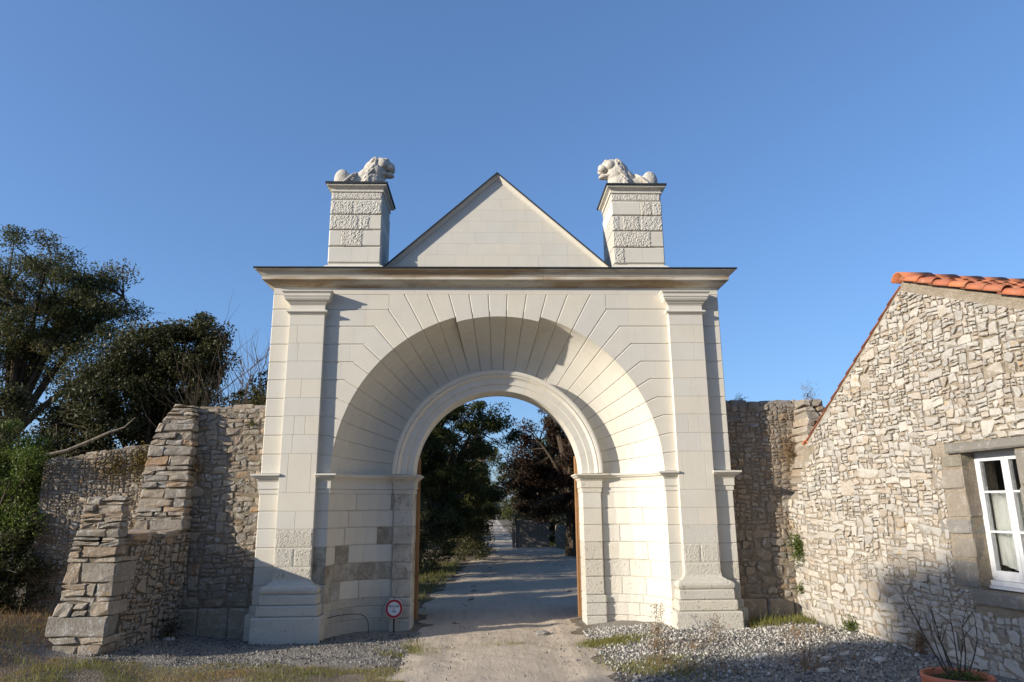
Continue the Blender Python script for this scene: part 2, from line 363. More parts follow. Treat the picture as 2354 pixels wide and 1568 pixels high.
# core: closed body a little behind the dressed faces
def core():
    mb = MB(); g = 0.013; zb = -0.3
    prof = []
    N = 36
    ang = [math.pi * i / N for i in range(N + 1)]
    def loop(r, y):      # arch-shaped loop
        return [(r, y, zb)] + [(r * math.cos(a), y, ZS + r * math.sin(a)) for a in ang] + [(-r, y, zb)]
    def rect(y):
        L = [(W - g, y, zb)]
        for a in ang:
            c, s = math.cos(a), math.sin(a)
            k = min((W - g) / abs(c) if abs(c) > 1e-6 else 1e9, (5.30 - ZS) / s if s > 1e-6 else 1e9)
            L.append((k * c, y, ZS + k * s))
        return L + [(-(W - g), y, zb)]
    loops = [rect(1.30), rect(g), loop(RA + g, g)]
    for k in range(1, 9):
        r, y = niche_r(k / 8 * math.pi / 2); loops.append(loop(r + g, y + g * math.sin(k / 8 * math.pi / 2)))
    loops += [loop(OPEN + g, ND + g), loop(OPEN + g, 1.30), rect(1.30)]
    for A, B in zip(loops, loops[1:]):
        n = len(A); V = A + B
        mb.add(V, [(i, i + n, i + n + 1, i + 1) for i in range(n - 1)], 0.4, 0.1)
    mb.add([(-W, g, 5.3), (W, g, 5.3), (W, 1.3, 5.3), (-W, 1.3, 5.3)], [(0, 1, 2, 3)])
    return mb.build('wall_core', LIME, gate)
WALL = core()
# corners of the rectangle are cut by the ray fan: close them with the quoin blocks and a plain filler
fill = MB()
for s in (-1, 1):
    x0, x1 = sorted((s * (PI_ - 0.05), s * (W - 0.014))); fill.box((x0, 0.0142, 2.6), (x1, 1.29, 5.29), 0.4, 0.1)
fill.build('wall_fill', LIME, gate)
def block(P, groove, yf, old=0.0, parent=WALL, depth=0.06, m=LIME, name='ashlar_block'):
    P = ccw(P); V, F = prismVF(P, groove, yf, depth)
    return mesh(name, V, F, m, parent, False, rng.random(), old)
def row_blocks(x0, x1, z0, z1, yf, splits, old=0.0, parent=WALL, groove_z=True, groove_end=(False, False), olds=None, name='ashlar_block'):
    xs = [x0] + sorted(splits) + [x1]
    for i in range(len(xs) - 1):
        g = [groove_z, i == len(xs) - 2 and groove_end[1], groove_z, i == 0 and groove_end[0]]
        block([(xs[i], z0), (xs[i + 1], z0), (xs[i + 1], z1), (xs[i], z1)], g, yf, olds[i] if olds else old, parent, name=name)
# --- voussoirs with their long faces and the splayed concave intrados
def intrados(mb, a0, a1, dr, r, o):
    a0, a1 = math.radians(a0), math.radians(a1); e0, e1 = 0.0007, 0.0050
    A = [(a0 + e0, 0.012), (a0 + e1, 0.0), (a0 + (a1 - a0) / 3, 0.0), (a0 + 2 * (a1 - a0) / 3, 0.0), (a1 - e1, 0.0), (a1 - e0, 0.012)]
    NTt = 9; V = []; F = []
    for k in range(NTt + 1):
        t = k / NTt * math.pi / 2; rr, y = niche_r(t)
        if dr:
            rr = rr - dr * math.cos(t) ** 0.7 if t < 1.5 else rr
        for a, rec in A:
            q = rr + rec * math.cos(t) * 1.0; yy = y + rec * math.sin(t)
            V.append((q * math.cos(a), yy, ZS + q * math.sin(a)))
    n = len(A)
    for k in range(NTt):
        for j in range(n - 1): F.append((k * n + j, k * n + j + 1, (k + 1) * n + j + 1, (k + 1) * n + j))
    if dr:   # side cheeks of the proud key group
        for j in (0, n - 1):
            b = len(V)
            for k in range(NTt + 1):
                t = k / NTt * math.pi / 2; rr, y = niche_r(t); x, yy, z = V[k * n + j]
                a = A[j][0]; q = rr + 0.02; V.append((q * math.cos(a), yy, ZS + q * math.sin(a)))
            for k in range(NTt): F.append((k * n + j, (k + 1) * n + j, b + k + 1, b + k))
    mb.add(V, F, r, o)
def arcpts(r, a0, a1, n=3): return [(r * math.cos(math.radians(a0 + (a1 - a0) * i / n)), ZS + r * math.sin(math.radians(a0 + (a1 - a0) * i / n))) for i in range(n + 1)]
def orient(Q, g):
    m = len(Q)
    if sum(Q[i][0] * Q[(i + 1) % m][1] - Q[(i + 1) % m][0] * Q[i][1] for i in range(m)) < 0: return Q[::-1], [g[(m - 2 - i) % m] for i in range(m)]
    return Q, g
def kink(n):
    a = math.radians(n * AJ)
    if n == 0: return (PI_, CZ[0])
    x = (CZ[n] - ZS) / math.tan(a)
    if x > PI_: return (PI_, ZS + PI_ * math.tan(a))
    return (x, CZ[n])
def voussoir(side, n, P, nar, groove, old=0.0, dr=0.0):
    """P polygon for the right side; nar = number of arc edges at the start (not grooved)"""
    mb = MB(); r = rng.random()
    Q = mirror(P, side); g = groove if side > 0 else None
    if side < 0:
        # reversed polygon: edge i of Q is edge (n-2-i) of P
        m = len(P); g = [groove[(m - 2 - i) % m] for i in range(m)]
    V, F = prismVF(Q, g, 0.0); mb.add(V, F, r, old)
    a0, a1 = (n - 1) * AJ, n * AJ
    if side < 0: a0, a1 = 180 - n * AJ, 180 - (n - 1) * AJ
    intrados(mb, a0, a1, dr, r, old)
    o = mb.build('voussoir', LIME, WALL); return o
for s in (-1, 1):
    for n in range(1, 10):
        k0, k1 = kink(n - 1), kink(n)
        arc = arcpts(RA, (n - 1) * AJ, n * AJ)
        if n == 1: arc[0] = (arc[0][0], CZ[0])
        if k0[0] >= PI_ - 1e-6: lower = [(PI_, k0[1])]
        else: lower = None
        # stone next to the arch ends a little beyond the lower kink, the rest of the row is plain ashlar
        xv = min(k0[0] + rng.uniform(0.05, 0.16), PI_)
        if PI_ - xv < 0.14: xv = PI_
        zt = k1[1]; zl = k0[1]
        P = list(reversed(arc))          # from joint n down to joint n-1 along the arc
        na = len(P) - 1
        if n > 1: P.append(k0)
        g = [False] * na + ([True] if n > 1 else [True])
        if xv > k0[0] + 1e-4: P.append((xv, zl)); g.append(True)
        elif n == 1: P.append((PI_, CZ[0]))
        # right side up, then top
        P.append((xv, zt)); 
        if abs(k1[0] - xv) > 1e-3: P.append(k1)
        # clean duplicates
        Q = [P[0]]
        for p in P[1:]:
            if math.hypot(p[0] - Q[-1][0], p[1] - Q[-1][1]) > 2e-3: Q.append(p)
        if math.hypot(Q[0][0] - Q[-1][0], Q[0][1] - Q[-1][1]) < 2e-3: Q.pop()
        g = []
        for i in range(len(Q)):
            a, b = Q[i], Q[(i + 1) % len(Q)]
            onarc = abs(math.hypot(a[0], a[1] - ZS) - RA) < 0.01 and abs(math.hypot(b[0], b[1] - ZS) - RA) < 0.01
            vert = abs(a[0] - b[0]) < 1e-3
            g.append(not onarc and not vert)
        Q, g = orient(Q, g)
        voussoir(s, n, Q, na, g)
        if xv < PI_ - 0.1:
            sp = [xv + (PI_ - xv) * rng.uniform(0.4, 0.6)] if PI_ - xv > 0.62 else []
            xs = [xv] + sp + [PI_]
            for i in range(len(xs) - 1):
                P = mirror([(xs[i], CZ[n - 1]), (xs[i + 1], CZ[n - 1]), (xs[i + 1], CZ[n]), (xs[i], CZ[n])], s)
                block(P, [True, False, True, False], 0.0)
    # voussoir 10 (against the square shoulder), 11, 12
    for n in (10, 11, 12):
        arc = list(reversed(arcpts(RA, (n - 1) * AJ, n * AJ)))
        def top(k): a = math.radians(k * AJ); return ((CZ[10] - ZS) / math.tan(a), CZ[10])
        P = arc + ([kink(9), (1.71, CZ[10])] if n == 10 else [top(n - 1)]) + [top(n)]
        g = [False] * 3 + ([True, True, False] if n == 10 else [True, False]) + [True]
        P, g = orient(P, g); voussoir(s, n, P, 3, g)
    # top row beside voussoir 10
    for x0, x1 in ((1.71, 2.06), (2.06, PI_)):
        block(mirror([(x0, CZ[9]), (x1, CZ[9]), (x1, CZ[10]), (x0, CZ[10])], s), [True, False, False, False], 0.0)
# key group of five, a little deeper than the rest of the ring
for i in range(5):
    n0 = 12 + i; RK = RA - 0.078
    arc = list(reversed(arcpts(RK, n0 * AJ, (n0 + 1) * AJ)))
    def top(k):
        a = math.radians(k * AJ); return ((CZ[10] - ZS) / math.tan(a), CZ[10])
    P, g = orient(arc + [top(n0), top(n0 + 1)], [False, False, False, True, False, True])
    mb = MB(); r = rng.random(); V, F = prismVF(P, g, 0.0); mb.add(V, F, r, 0); intrados(mb, n0 * AJ, (n0 + 1) * AJ, 0.078, r, 0)
    mb.build('voussoir', LIME, WALL)
# --- frieze strip, quoins, flat strip between pilaster and niche
row_blocks(-W, W, CZ[10], 5.075, 0.0, [-2.9, -2.1, -1.3, -.45, .4, 1.15, 1.9, 2.75], groove_z=False)
def quoin(x0, x1, z0, z1, s, old):
    a, b = sorted((s * x0, s * x1)); V, F = chamfer_box((a, 0.0, z0 + GR), (b, 0.55, z1 - GR), 0.010)
    mesh('quoin_stone', V, F, LIME, WALL, False, rng.random(), old)
for s in (-1, 1):
    for z0, z1 in list(zip(CZ, CZ[1:])):
        quoin(PO - 0.02, W, z0, z1, s, 0.0)
    for i, (z0, z1) in enumerate(zip(LZ, LZ[1:])):
        old = 0.42 if i < 5 else (0.2 if i == 5 and s > 0 else 0.0)
        ex = 0.085 if i < 2 else (0.03 if i == 2 else 0.0)
        quoin(PO - 0.02, W + ex, z0, z1, s, old)
        # flat strip beside the niche
        x0, x1 = sorted((s * RA, s * (PI_ + 0.02)))
        ow = (0.95 if i in (4, 5) else (0.5 if i < 4 else 0.0)) if s < 0 else (0.3 if i < 5 else 0)
        block([(x0, z0), (x1, z0), (x1, z1), (x0, z1)], [True, False, True, False], 0.0, ow)
# --- curved niche walls below the impost
def niche_block(s, t0, t1, z0, z1, old, rnd=None, m=LIME):
    e = 0.0025; NTt = max(3, int((t1 - t0) * 7)); V = []; F = []
    Z = [(z0 + GR, 0.012), (z0 + GR + CH, 0.0), (z1 - GR - CH, 0.0), (z1 - GR, 0.012)]
    for k in range(NTt + 1):
        t = (t0 + e) + (t1 - t0 - 2 * e) * k / NTt; tt = t * math.pi / 2; r, y = niche_r(tt)
        nx, ny = math.cos(tt), math.sin(tt)
        for z, rec in Z: V.append((s * (r + nx * rec), y + ny * rec, z))
    n = 4
    for k in range(NTt):
        for j in range(3):
            q = (k * n + j, k * n + j + 1, (k + 1) * n + j + 1, (k + 1) * n + j); F.append(q if s < 0 else q[::-1])
    mesh('niche_stone', V, F, m, WALL, False, rng.random() if rnd is None else rnd, old)
NL = {8: [(.0, .55, 0), (.55, .97, 0), (.97, 1, .9)], 7: [(0, .45, 0), (.45, 1, 0)], 6: [(0, .4, 0), (.4, .82, 0), (.82, .93, .95), (.93, 1, .95)],
      5: [(0, .25, .1), (.25, .47, .85), (.47, 1, 0)], 4: [(0, .24, .95), (.24, .45, .8), (.45, .6, .9), (.6, .86, 1.0), (.86, 1, .9)],
      3: [(0, .2, .8), (.2, .36, .7), (.36, .62, .1), (.62, 1, .3)], 2: [(0, .3, .4), (.3, .62, .45), (.62, 1, .5)], 1: [(0, .2, .4), (.2, .55, .6), (.55, .9, .4), (.9, 1, .5)], 0: [(0, .25, .6), (.25, .8, .45), (.8, 1, .6)]}
NR_ = {8: [(0, 1, 0)], 7: [(0, .5, 0), (.5, 1, 0)], 6: [(0, .8, 0), (.8, 1, .25)], 5: [(0, .45, .15), (.45, 1, .25)], 4: [(0, .42, .2), (.42, .7, .3), (.7, 1, .35)],
       3: [(0, .5, .25), (.5, .8, .3), (.8, 1, .3)], 2: [(0, .55, .3), (.55, 1, .3)], 1: [(0, .3, .3), (.3, .6, .35), (.6, 1, .3)], 0: [(0, .4, .3), (.4, .75, .35), (.75, 1, .3)]}
for s, D in ((-1, NL), (1, NR_)):
    for i, L in D.items():
        for t0, t1, o in L: niche_block(s, t0, t1, LZ[i], LZ[i + 1], o)
# --- inner jamb piers
YB = 0.715
for s in (-1, 1):
    for i, (z0, z1) in enumerate(zip(LZ, LZ[1:])):
        x0, x1 = sorted((s * OPEN, s * 1.632))
        ex = 0.025 if i < 3 else 0.0
        if s < 0: x1e, x0e = x1, x0 - ex
        else: x0e, x1e = x0, x1 + ex
        V, F = chamfer_box((x0e, YB - ex * 0.6, z0 + 0.002), (x1e, 1.22, z1 - 0.002), 0.012 if i < 6 else 0.007)
        old = ([.5, .5, .55, .75, 1.0, .95, .75, .55, .8][i] if s < 0 else [.4, .4, .4, .45, .5, .5, .3, .25, .2][i])
        mesh('jamb_block', V, F, LIME, WALL, False, rng.random(), old)
# --- impost mouldings
IMP = [(0.0, 1.900), (0.010, 1.905), (0.010, 1.965), (0.004, 1.970), (0.022, 1.975), (0.022, 2.080), (0.030, 2.085), (0.036, 2.100), (0.046, 2.104), (0.046, 2.118), (0.062, 2.124), (0.086, 2.138), (0.098, 2.156), (0.102, 2.160), (0.116, 2.164), (0.116, 2.188), (0.0, 2.196)]
def impost(path, s, old=0.0, name='impost'):
    if s > 0: path = [(-x, y) for x, y in path][::-1]
    V, F = sweep(IMP, path); mesh(name, V, F, LIME, gate, False, rng.random(), old)
for s in (-1, 1):
    # paths written for the left side, travelling so that the right-hand side faces out
    impost([(-W, 0.6), (-W, -0.001), (-PO + 0.01, -0.001)], s)
    cur = [(-niche_r(k / 14 * math.pi / 2 * 0.985)[0], niche_r(k / 14 * math.pi / 2 * 0.985)[1]) for k in range(0, 15)]
    impost([(-PI_ - 0.01, -0.001)] + cur, s, 0.12 if s < 0 else 0)
    impost([(-1.632, ND + 0.03), (-1.632, YB), (-OPEN, YB), (-OPEN, 1.2)], s, 0.5 if s < 0 else 0.35, 'jamb_impost')
# --- archivolt ring
RING = [(OPEN, 1.22), (OPEN, .675), (1.440, .675), (1.444, .655), (1.535, .655), (1.540, .645), (1.552, .640), (1.562, .618), (1.580, .608), (1.598, .618), (1.604, .600), (1.640, .594), (1.664, .60), (1.668, .80)]
NSEG = 15
for i in range(NSEG):
    a0, a1 = math.pi * i / NSEG + 0.0007, math.pi * (i + 1) / NSEG - 0.0007
    if i == 0: a0 = 0.004
    if i == NSEG - 1: a1 = math.pi - 0.004
    V = []; F = []; m = len(RING); NA = 5
    for k in range(NA + 1):
        a = a0 + (a1 - a0) * k / NA
        for r, y in RING: V.append((r * math.cos(a), y, ZS + 0.008 + r * math.sin(a)))
    for k in range(NA):
        for j in range(m - 1): F.append((k * m + j, (k + 1) * m + j, (k + 1) * m + j + 1, k * m + j + 1))
    F += [tuple(range(m))[::-1], tuple(NA * m + j for j in range(m))]
    mesh('archivolt_stone', V, F, LIME, WALL, False, rng.random(), 0.0)
# --- pilasters
CAPP = [(0.0, 4.600), (0.010, 4.606), (0.014, 4.622), (0.026, 4.626), (0.040, 4.636), (0.046, 4.650), (0.040, 4.664), (0.022, 4.672), (0.0, 4.674), (0.0, 4.760), (0.014, 4.765), (0.014, 4.778), (0.026, 4.782), (0.034, 4.792), (0.030, 4.802), (0.044, 4.806), (0.064, 4.824), (0.078, 4.850), (0.082, 4.876), (0.092, 4.880), (0.092, 4.922), (0.100, 4.928), (0.104, 4.938), (0.116, 4.944), (0.120, 4.966), (0.0, 4.972)]
for s in (-1, 1):
    x0, x1 = sorted((s * PI_, s * PO))
    pv, pf = boxVF((x0 + 0.006, -PP + 0.006, -0.2), (x1 - 0.006, 0.02, 4.97))
    pil = mesh('pilaster', pv, pf, LIME, gate, False, 0.4, 0.1)
    zs = [0.70, 0.877, 1.141, 1.403, 1.654, 1.915] + CZ[1:9] + [4.605]
    for i, (z0, z1) in enumerate(zip(zs, zs[1:])):
        sp = {0: [], 1: [.52], 2: [], 3: [.5], 4: [], 5: [.22, .85], 6: [.3], 7: [.32, .62], 8: [], 9: [.45], 10: [], 11: [.3], 12: [.25], 13: [], 14: []}.get(i, [])
        if s > 0: sp = [1 - v for v in sp][::-1]
        xs = [x0] + [x0 + v * (x1 - x0) for v in sp] + [x1]
        old = (.44 if s < 0 else .36) if i < 3 else 0.0
        if i == 2: old = 0.48 if s < 0 else 0.25
        for a, b in zip(xs, xs[1:]):
            V, F = chamfer_box((a + (0.0012 if a > x0 else 0), -PP, z0 + 0.0012), (b - (0.0012 if b < x1 else 0), 0.03, z1 - 0.0012), 0.003 if old == 0 else 0.009)
            mb = MB(); q = rng.random(); mb.add(V, F, q, old)
            if old > .3: mb.add(*pock_patch(a, b, z0, z1, -PP, .003, .018, rng, .008), q, old)
            mb.build('pilaster_block', LIME, pil)
    path = [(x0, 0.01), (x0, -PP), (x1, -PP), (x1, 0.01)]
    V, F = sweep(CAPP, path); mesh('capital', V, F, LIME, pil, False, 0.6, 0.0)
    V, F = sweep([(0.0, 0.735), (0.004, 0.70), (0.018, 0.674), (0.05, 0.656), (0.058, 0.644), (0.098, 0.636), (0.130, 0.608), (0.137, 0.578), (0.128, 0.545), (0.110, 0.524), (0.0, 0.522)][::-1], path)
    mesh('base_torus', V, F, LIME, pil, False, 0.5, 0.38)
    for z0, z1, o in ((0.382, 0.521, 0.138), (0.236, 0.380, 0.165), (-0.2, 0.234, 0.21)):
        V, F = chamfer_box((x0 - o, -PP - o, z0), (x1 + o, 0.02, z1), 0.017); mesh('base_block', V, F, LIME, pil, False, rng.random(), 0.4)
# --- cornice stones and slate
CORN = [(0.0, 5.058), (0.014, 5.066), (0.016, 5.078), (0.03, 5.082), (0.048, 5.094), (0.075, 5.112), (0.105, 5.128), (0.125, 5.146), (0.132, 5.152), (0.150, 5.155), (0.150, 5.206), (0.158, 5.208), (0.158, 5.222), (0.166, 5.224), (0.172, 5.240), (0.188, 5.264), (0.212, 5.282), (0.232, 5.286), (0.240, 5.290), (0.240, 5.306), (0.0, 5.31)]
xs = [-W] + [-2.9 + 0.52 * i + rng.uniform(-.05, .05) for i in range(12)] + [W]
for i in range(len(xs) - 1):
    a, b = xs[i], xs[i + 1]; path = [(a + 0.001, 0.0), (b - 0.001, 0.0)]
    if i == 0: path = [(-W, 1.3), (-W, 0.0), (b - 0.001, 0.0)]
    if i == len(xs) - 2: path = [(a + 0.001, 0.0), (W, 0.0), (W, 1.3)]
    V, F = sweep(CORN, path); mesh('cornice_stone', V, F, LIMECORN, gate, False, rng.random(), 0.0)
sv, sf = [], []
e = 0.262
sv = [(-W - e, -e, 5.311), (W + e, -e, 5.311), (W + e, 1.3 + e, 5.311), (-W - e, 1.3 + e, 5.311), (-W - e, -e, 5.326), (W + e, -e, 5.326), (W + e, 1.3 + e, 5.326), (-W - e, 1.3 + e, 5.326), (-W + .1, .45, 5.40), (W - .1, .45, 5.40), (W - .1, .85, 5.40), (-W + .1, .85, 5.40)]
sf = [(3, 2, 1, 0), (0, 1, 5, 4), (1, 2, 6, 5), (2, 3, 7, 6), (3, 0, 4, 7), (4, 5, 9, 8), (5, 6, 10, 9), (6, 7, 11, 10), (7, 4, 8, 11), (8, 9, 10, 11)]
mesh('cornice_slate', sv, sf, SLATE, gate)
# --- the two rusticated piers
TX0, TX1, TY0, TY1 = 1.872, 2.722, 0.07, 0.96
TZ = [5.50, 5.782, 6.066, 6.334, 6.584]
def ring_prof(prof, a, b): return sweep(prof, [(a[0], b[1]), (a[0], a[1]), (b[0], a[1]), (b[0], b[1]), (a[0], b[1])], False)
for s in (-1, 1):
    x0, x1 = sorted((s * TX0, s * TX1))
    v, f = boxVF((x0 + 0.025, TY0 + 0.025, 5.33), (x1 - 0.025, TY1 - 0.025, 6.87)); pier = mesh('pier', v, f, LIME, gate, False, 0.5, 0.2)
    V, F = ring_prof([(0.075, 5.33), (0.07, 5.40), (0.02, 5.455), (-0.01, 5.472), (-0.024, 5.49)][::-1], (x0, TY0), (x1, TY1)); mesh('pier_plinth', V, F, LIME, pier, False, 0.4, 0.2)
    SP = [[(0, .44, .05), (.44, .76, .05), (.76, 1, .05)], [(0, .22, 0), (.22, .65, .42), (.65, 1, .08)], [(0, .56, .44), (.56, .77, .44), (.77, 1, 0)], [(0, .45, .36), (.45, 1, .42)]]
    if s > 0: SP = [[(0, .23, .44), (.23, .56, .05), (.56, 1, .05)], [(0, .75, .42), (.75, 1, 0)], [(0, .16, .44), (.16, .2, .0), (.2, .55, .44), (.55, 1, .44)], [(0, .56, .05), (.56, .8, .42), (.8, 1, .42)]]
    for (z0, z1), L in zip(zip(TZ, TZ[1:]), SP):
        for a, b, o in L:
            xa, xb = x0 + a * (x1 - x0), x0 + b * (x1 - x0)
            V, F = prismVF([(xa, z0), (xb, z0), (xb, z1), (xa, z1)], [True, b == 1, True, a == 0], TY0, TY1 - TY0, 0.018, 0.006 if 0 < a or b < 1 else 0.006, 0.016)
            mb = MB(); q = rng.random() * 0.8 + 0.2; mb.add(V, F, q, o)
            if o > .3: mb.add(*pock_patch(xa, xb, z0, z1, TY0, .009, .016, rng, .010), q, .3)
            mb.build('pier_block', LIME, pier)
    V, F = chamfer_box((x0 + 0.012, TY0 + 0.012, 6.598), (x1 - 0.012, TY1 - 0.012, 6.735), 0.012); mb = MB(); mb.add(V, F, .7, .42); mb.add(*pock_patch(x0 + .012, x1 - .012, 6.598, 6.735, TY0 + .012, .006, .015, rng, .012), .7, .3); mb.build('pier_neck', LIME, pier)
    V, F = ring_prof([(-0.015, 6.726), (0.006, 6.732), (0.006, 6.748), (-0.006, 6.752), (-0.006, 6.775), (0.004, 6.795), (0.03, 6.806), (0.03, 6.812), (0.05, 6.816), (0.06, 6.828), (0.055, 6.846), (-0.02, 6.85)], (x0, TY0), (x1, TY1)); mesh('pier_cornice', V, F, LIME, pier, False, 0.6, 0.22)
    V, F = boxVF((x0 - 0.078, TY0 - 0.078, 6.851), (x1 + 0.078, TY1 + 0.078, 6.879)); mesh('pier_slate', V, F, SLATE, pier)
# --- pediment
PY, APX, SL = 0.30, 7.135, 0.906
pb = 5.33; hw = (APX - pb) / SL
V = [(-hw, PY + 0.014, pb), (hw, PY + 0.014, pb), (0, PY + 0.014, APX), (-hw, 0.72, pb), (hw, 0.72, pb), (0, 0.72, APX)]
ped = mesh('pediment', V, [(0, 1, 2), (4, 3, 5), (0, 2, 5, 3), (2, 1, 4, 5), (1, 0, 3, 4)], LIME, gate, False, 0.5, 0.0)
z = pb; k = 0
while z < APX - 0.05:
    z1 = min(z + 0.198, APX); x = -hw + (0.1 if k % 2 else -0.12) - rng.uniform(0, .1)
    while x < hw:
        x1 = x + rng.uniform(0.34, 0.52); P = [(x, z), (x1, z), (x1, z1), (x, z1)]
        c_ = SL * 0 + APX
        P = clip_half(P, SL, 1.0, APX); P = clip_half(P, -SL, 1.0, APX) if len(P) > 2 else P
        if len(P) > 2:
            Q = [P[0]]
            for p in P[1:]:
                if math.hypot(p[0] - Q[-1][0], p[1] - Q[-1][1]) > 4e-3: Q.append(p)
            if len(Q) > 2 and math.hypot(Q[0][0] - Q[-1][0], Q[0][1] - Q[-1][1]) < 4e-3: Q.pop()
            if len(Q) > 2 and abs(sum(Q[i][0] * Q[(i + 1) % len(Q)][1] - Q[(i + 1) % len(Q)][0] * Q[i][1] for i in range(len(Q)))) > 0.004:
                block(Q, False, PY, 0.0, ped, name='pediment_block')
        x = x1
    z = z1; k += 1
for s in (-1, 1):      # raking coping: stone moulding and slate edge
    d = Vector((s * 1.0, 0, -SL)).normalized(); nn = Vector((s * SL, 0, 1.0)).normalized(); A = Vector((0, 0, APX)); B = A + d * (math.hypot(hw, hw * SL) - 0.12)
    def strip(prof, name, m, old=0):
        V = []
        for base, sh in ((A, 0), (B, 1)):
            for n_, y in prof:
                p = base + nn * n_
                if sh == 0: p = A + Vector((0, 0, n_ * math.sqrt(1 + SL * SL)))
                V.append((p.x, y, p.z))
        kk = len(prof); F = [(j, (j + 1) % kk, kk + (j + 1) % kk, kk + j) for j in range(kk)] + [tuple(range(kk)), tuple(kk + j for j in range(kk))[::-1]]
        mesh(name, V, F, m, ped, False, 0.6, old)
    strip([(-0.050, PY + 0.01), (-0.050, PY - 0.012), (-0.036, PY - 0.016), (-0.022, PY - 0.030), (-0.004, PY - 0.055), (0.010, PY - 0.062), (0.010, 0.76), (-0.05, 0.76)], 'raking_moulding', LIME)
    strip([(0.0115, PY - 0.085), (0.030, PY - 0.085), (0.030, 0.78), (0.0115, 0.78)], 'raking_slate', SLATE)

# ---------------------------------------------------------------- lions
def lion(s, label):
    bm = bmesh.new(); cy = 0.50
    def ell(x, y, z, rx, ry, rz, rot=0.0, seg=2):
        M = Matrix.Translation((x, y, z)) @ Matrix.Rotation(rot, 4, 'Y') @ Matrix.Diagonal((rx, ry, rz, 1)); bmesh.ops.create_icosphere(bm, subdivisions=seg + 1, radius=1.0, matrix=M)
    def cap(a, b, r0, r1, n=5):
        a, b = Vector(a), Vector(b); V, F = tube([a.lerp(b, t) for t in (0, .5, 1)], [r0, (r0 + r1) / 2, r1], 8)
        q = [bm.verts.new(v) for v in V]
        for f in F: bm.faces.new([q[i] for i in f])
        for p, r in ((a, r0), (b, r1)): bmesh.ops.create_icosphere(bm, subdivisions=1, radius=r * 1.04, matrix=Matrix.Translation(p))
    # written for the left lion facing +x; x relative to the pier axis (-2.297)
    ell(-.10, 0, .19, .34, .145, .165); ell(.16, 0, .24, .22, .17, .25, -.35); ell(-.20, 0, .2, .2, .15, .17)
    for q in (-1, 1):
        ell(-.325, q * .105, .215, .135, .09, .195); cap((-.34, q * .17, .05), (-.10, q * .185, .045), .055, .04); ell(-.07, q * .185, .04, .05, .045, .035)
        cap((.18, q * .135, .12), (.40, q * .125, .055), .068, .05, 7); ell(.42, q * .125, .05, .06, .055, .045)
        for k in range(3): cap((.44, q * .125 + (k - 1) * .03, .05), (.475, q * .125 + (k - 1) * .032, .035), .02, .017, 2)
        ell(.225, q * .11, .615, .04, .025, .035, .3); ell(.40, q * .08, .605, .05, .035, .035)      # ear, brow
        ell(.47, q * .06, .475, .072, .058, .062); ell(.345, q * .115, .53, .08, .05, .085)         # lip, cheek
        cap((.36, q * .085, .355), (.49, q * .045, .365), .028, .02, 4)
    ell(.22, 0, .42, .18, .17, .22, -.5); ell(.06, 0, .335, .25, .15, .13, -.72); ell(.16, 0, .48, .17, .15, .13, -.8); ell(.30, 0, .535, .165, .15, .14); ell(.385, 0, .575, .09, .085, .075); ell(.44, 0, .53, .10, .062, .065); ell(.515, 0, .50, .032, .05, .032)
    ell(.44, 0, .35, .10, .075, .042, .10); ell(.33, 0, .37, .09, .09, .06); cap((.475, .04, .39), (.475, .04, .415), .012, .008, 1); cap((.475, -.04, .39), (.475, -.04, .415), .012, .008, 1)
    tl = [(-.44, 0, .06), (-.40, -.19, .05), (-.27, -.215, .13), (-.15, -.175, .27), (-.10, -.09, .345)]
    for a, b in zip(tl, tl[1:]): cap(a, b, .026, .026, 5)
    ell(-.09, -.06, .35, .05, .035, .03)
    lr = random.Random(3)
    for i in range(210):       # locks of the mane
        t = lr.random(); a = lr.uniform(-1.75, 1.75); c = Vector((.10 + .16 * t, 0, .14 + .46 * t)); rr = .185 - .035 * t
        d = Vector((-math.cos(a) * .75, math.sin(a), math.cos(a) * .35)); p = c + Vector((d.x * rr, d.y * rr * .98, d.z * rr)) * 1.02
        q = p + Vector((-.05, 0, -.055 - .02 * lr.random())) * lr.uniform(.6, 1.1) + Vector((0, lr.uniform(-.02, .02), 0)); cap(p, q, .014, .006, 3)
    me = bpy.data.meshes.new('lion_statue'); bm.to_mesh(me); bm.free()
    me.transform(Matrix.Translation((-2.297, cy, 6.879)))
    if s > 0: me.transform(Matrix.Scale(-1, 4, (1, 0, 0))); me.flip_normals()
    o = bpy.data.objects.new('lion_statue', me); COL.objects.link(o)
    r = o.modifiers.new('remesh', 'REMESH'); r.mode = 'VOXEL'; r.voxel_size = 0.0075; r.use_smooth_shade = True
    sm = o.modifiers.new('smooth', 'SMOOTH'); sm.iterations = 1; sm.factor = 0.5
    dg = bpy.context.evaluated_depsgraph_get(); m2 = bpy.data.meshes.new_from_object(o.evaluated_get(dg)); o.modifiers.clear(); o.data = m2; m2.name = 'lion_statue'
    m2.materials.clear(); fin(m2, CARVED, True)
    tag(o, label, 'statue', 'lions on the gate piers'); return o
lion(-1, 'crouching stone lion facing right on the left gate pier')
lion(1, 'crouching stone lion facing left on the right gate pier')

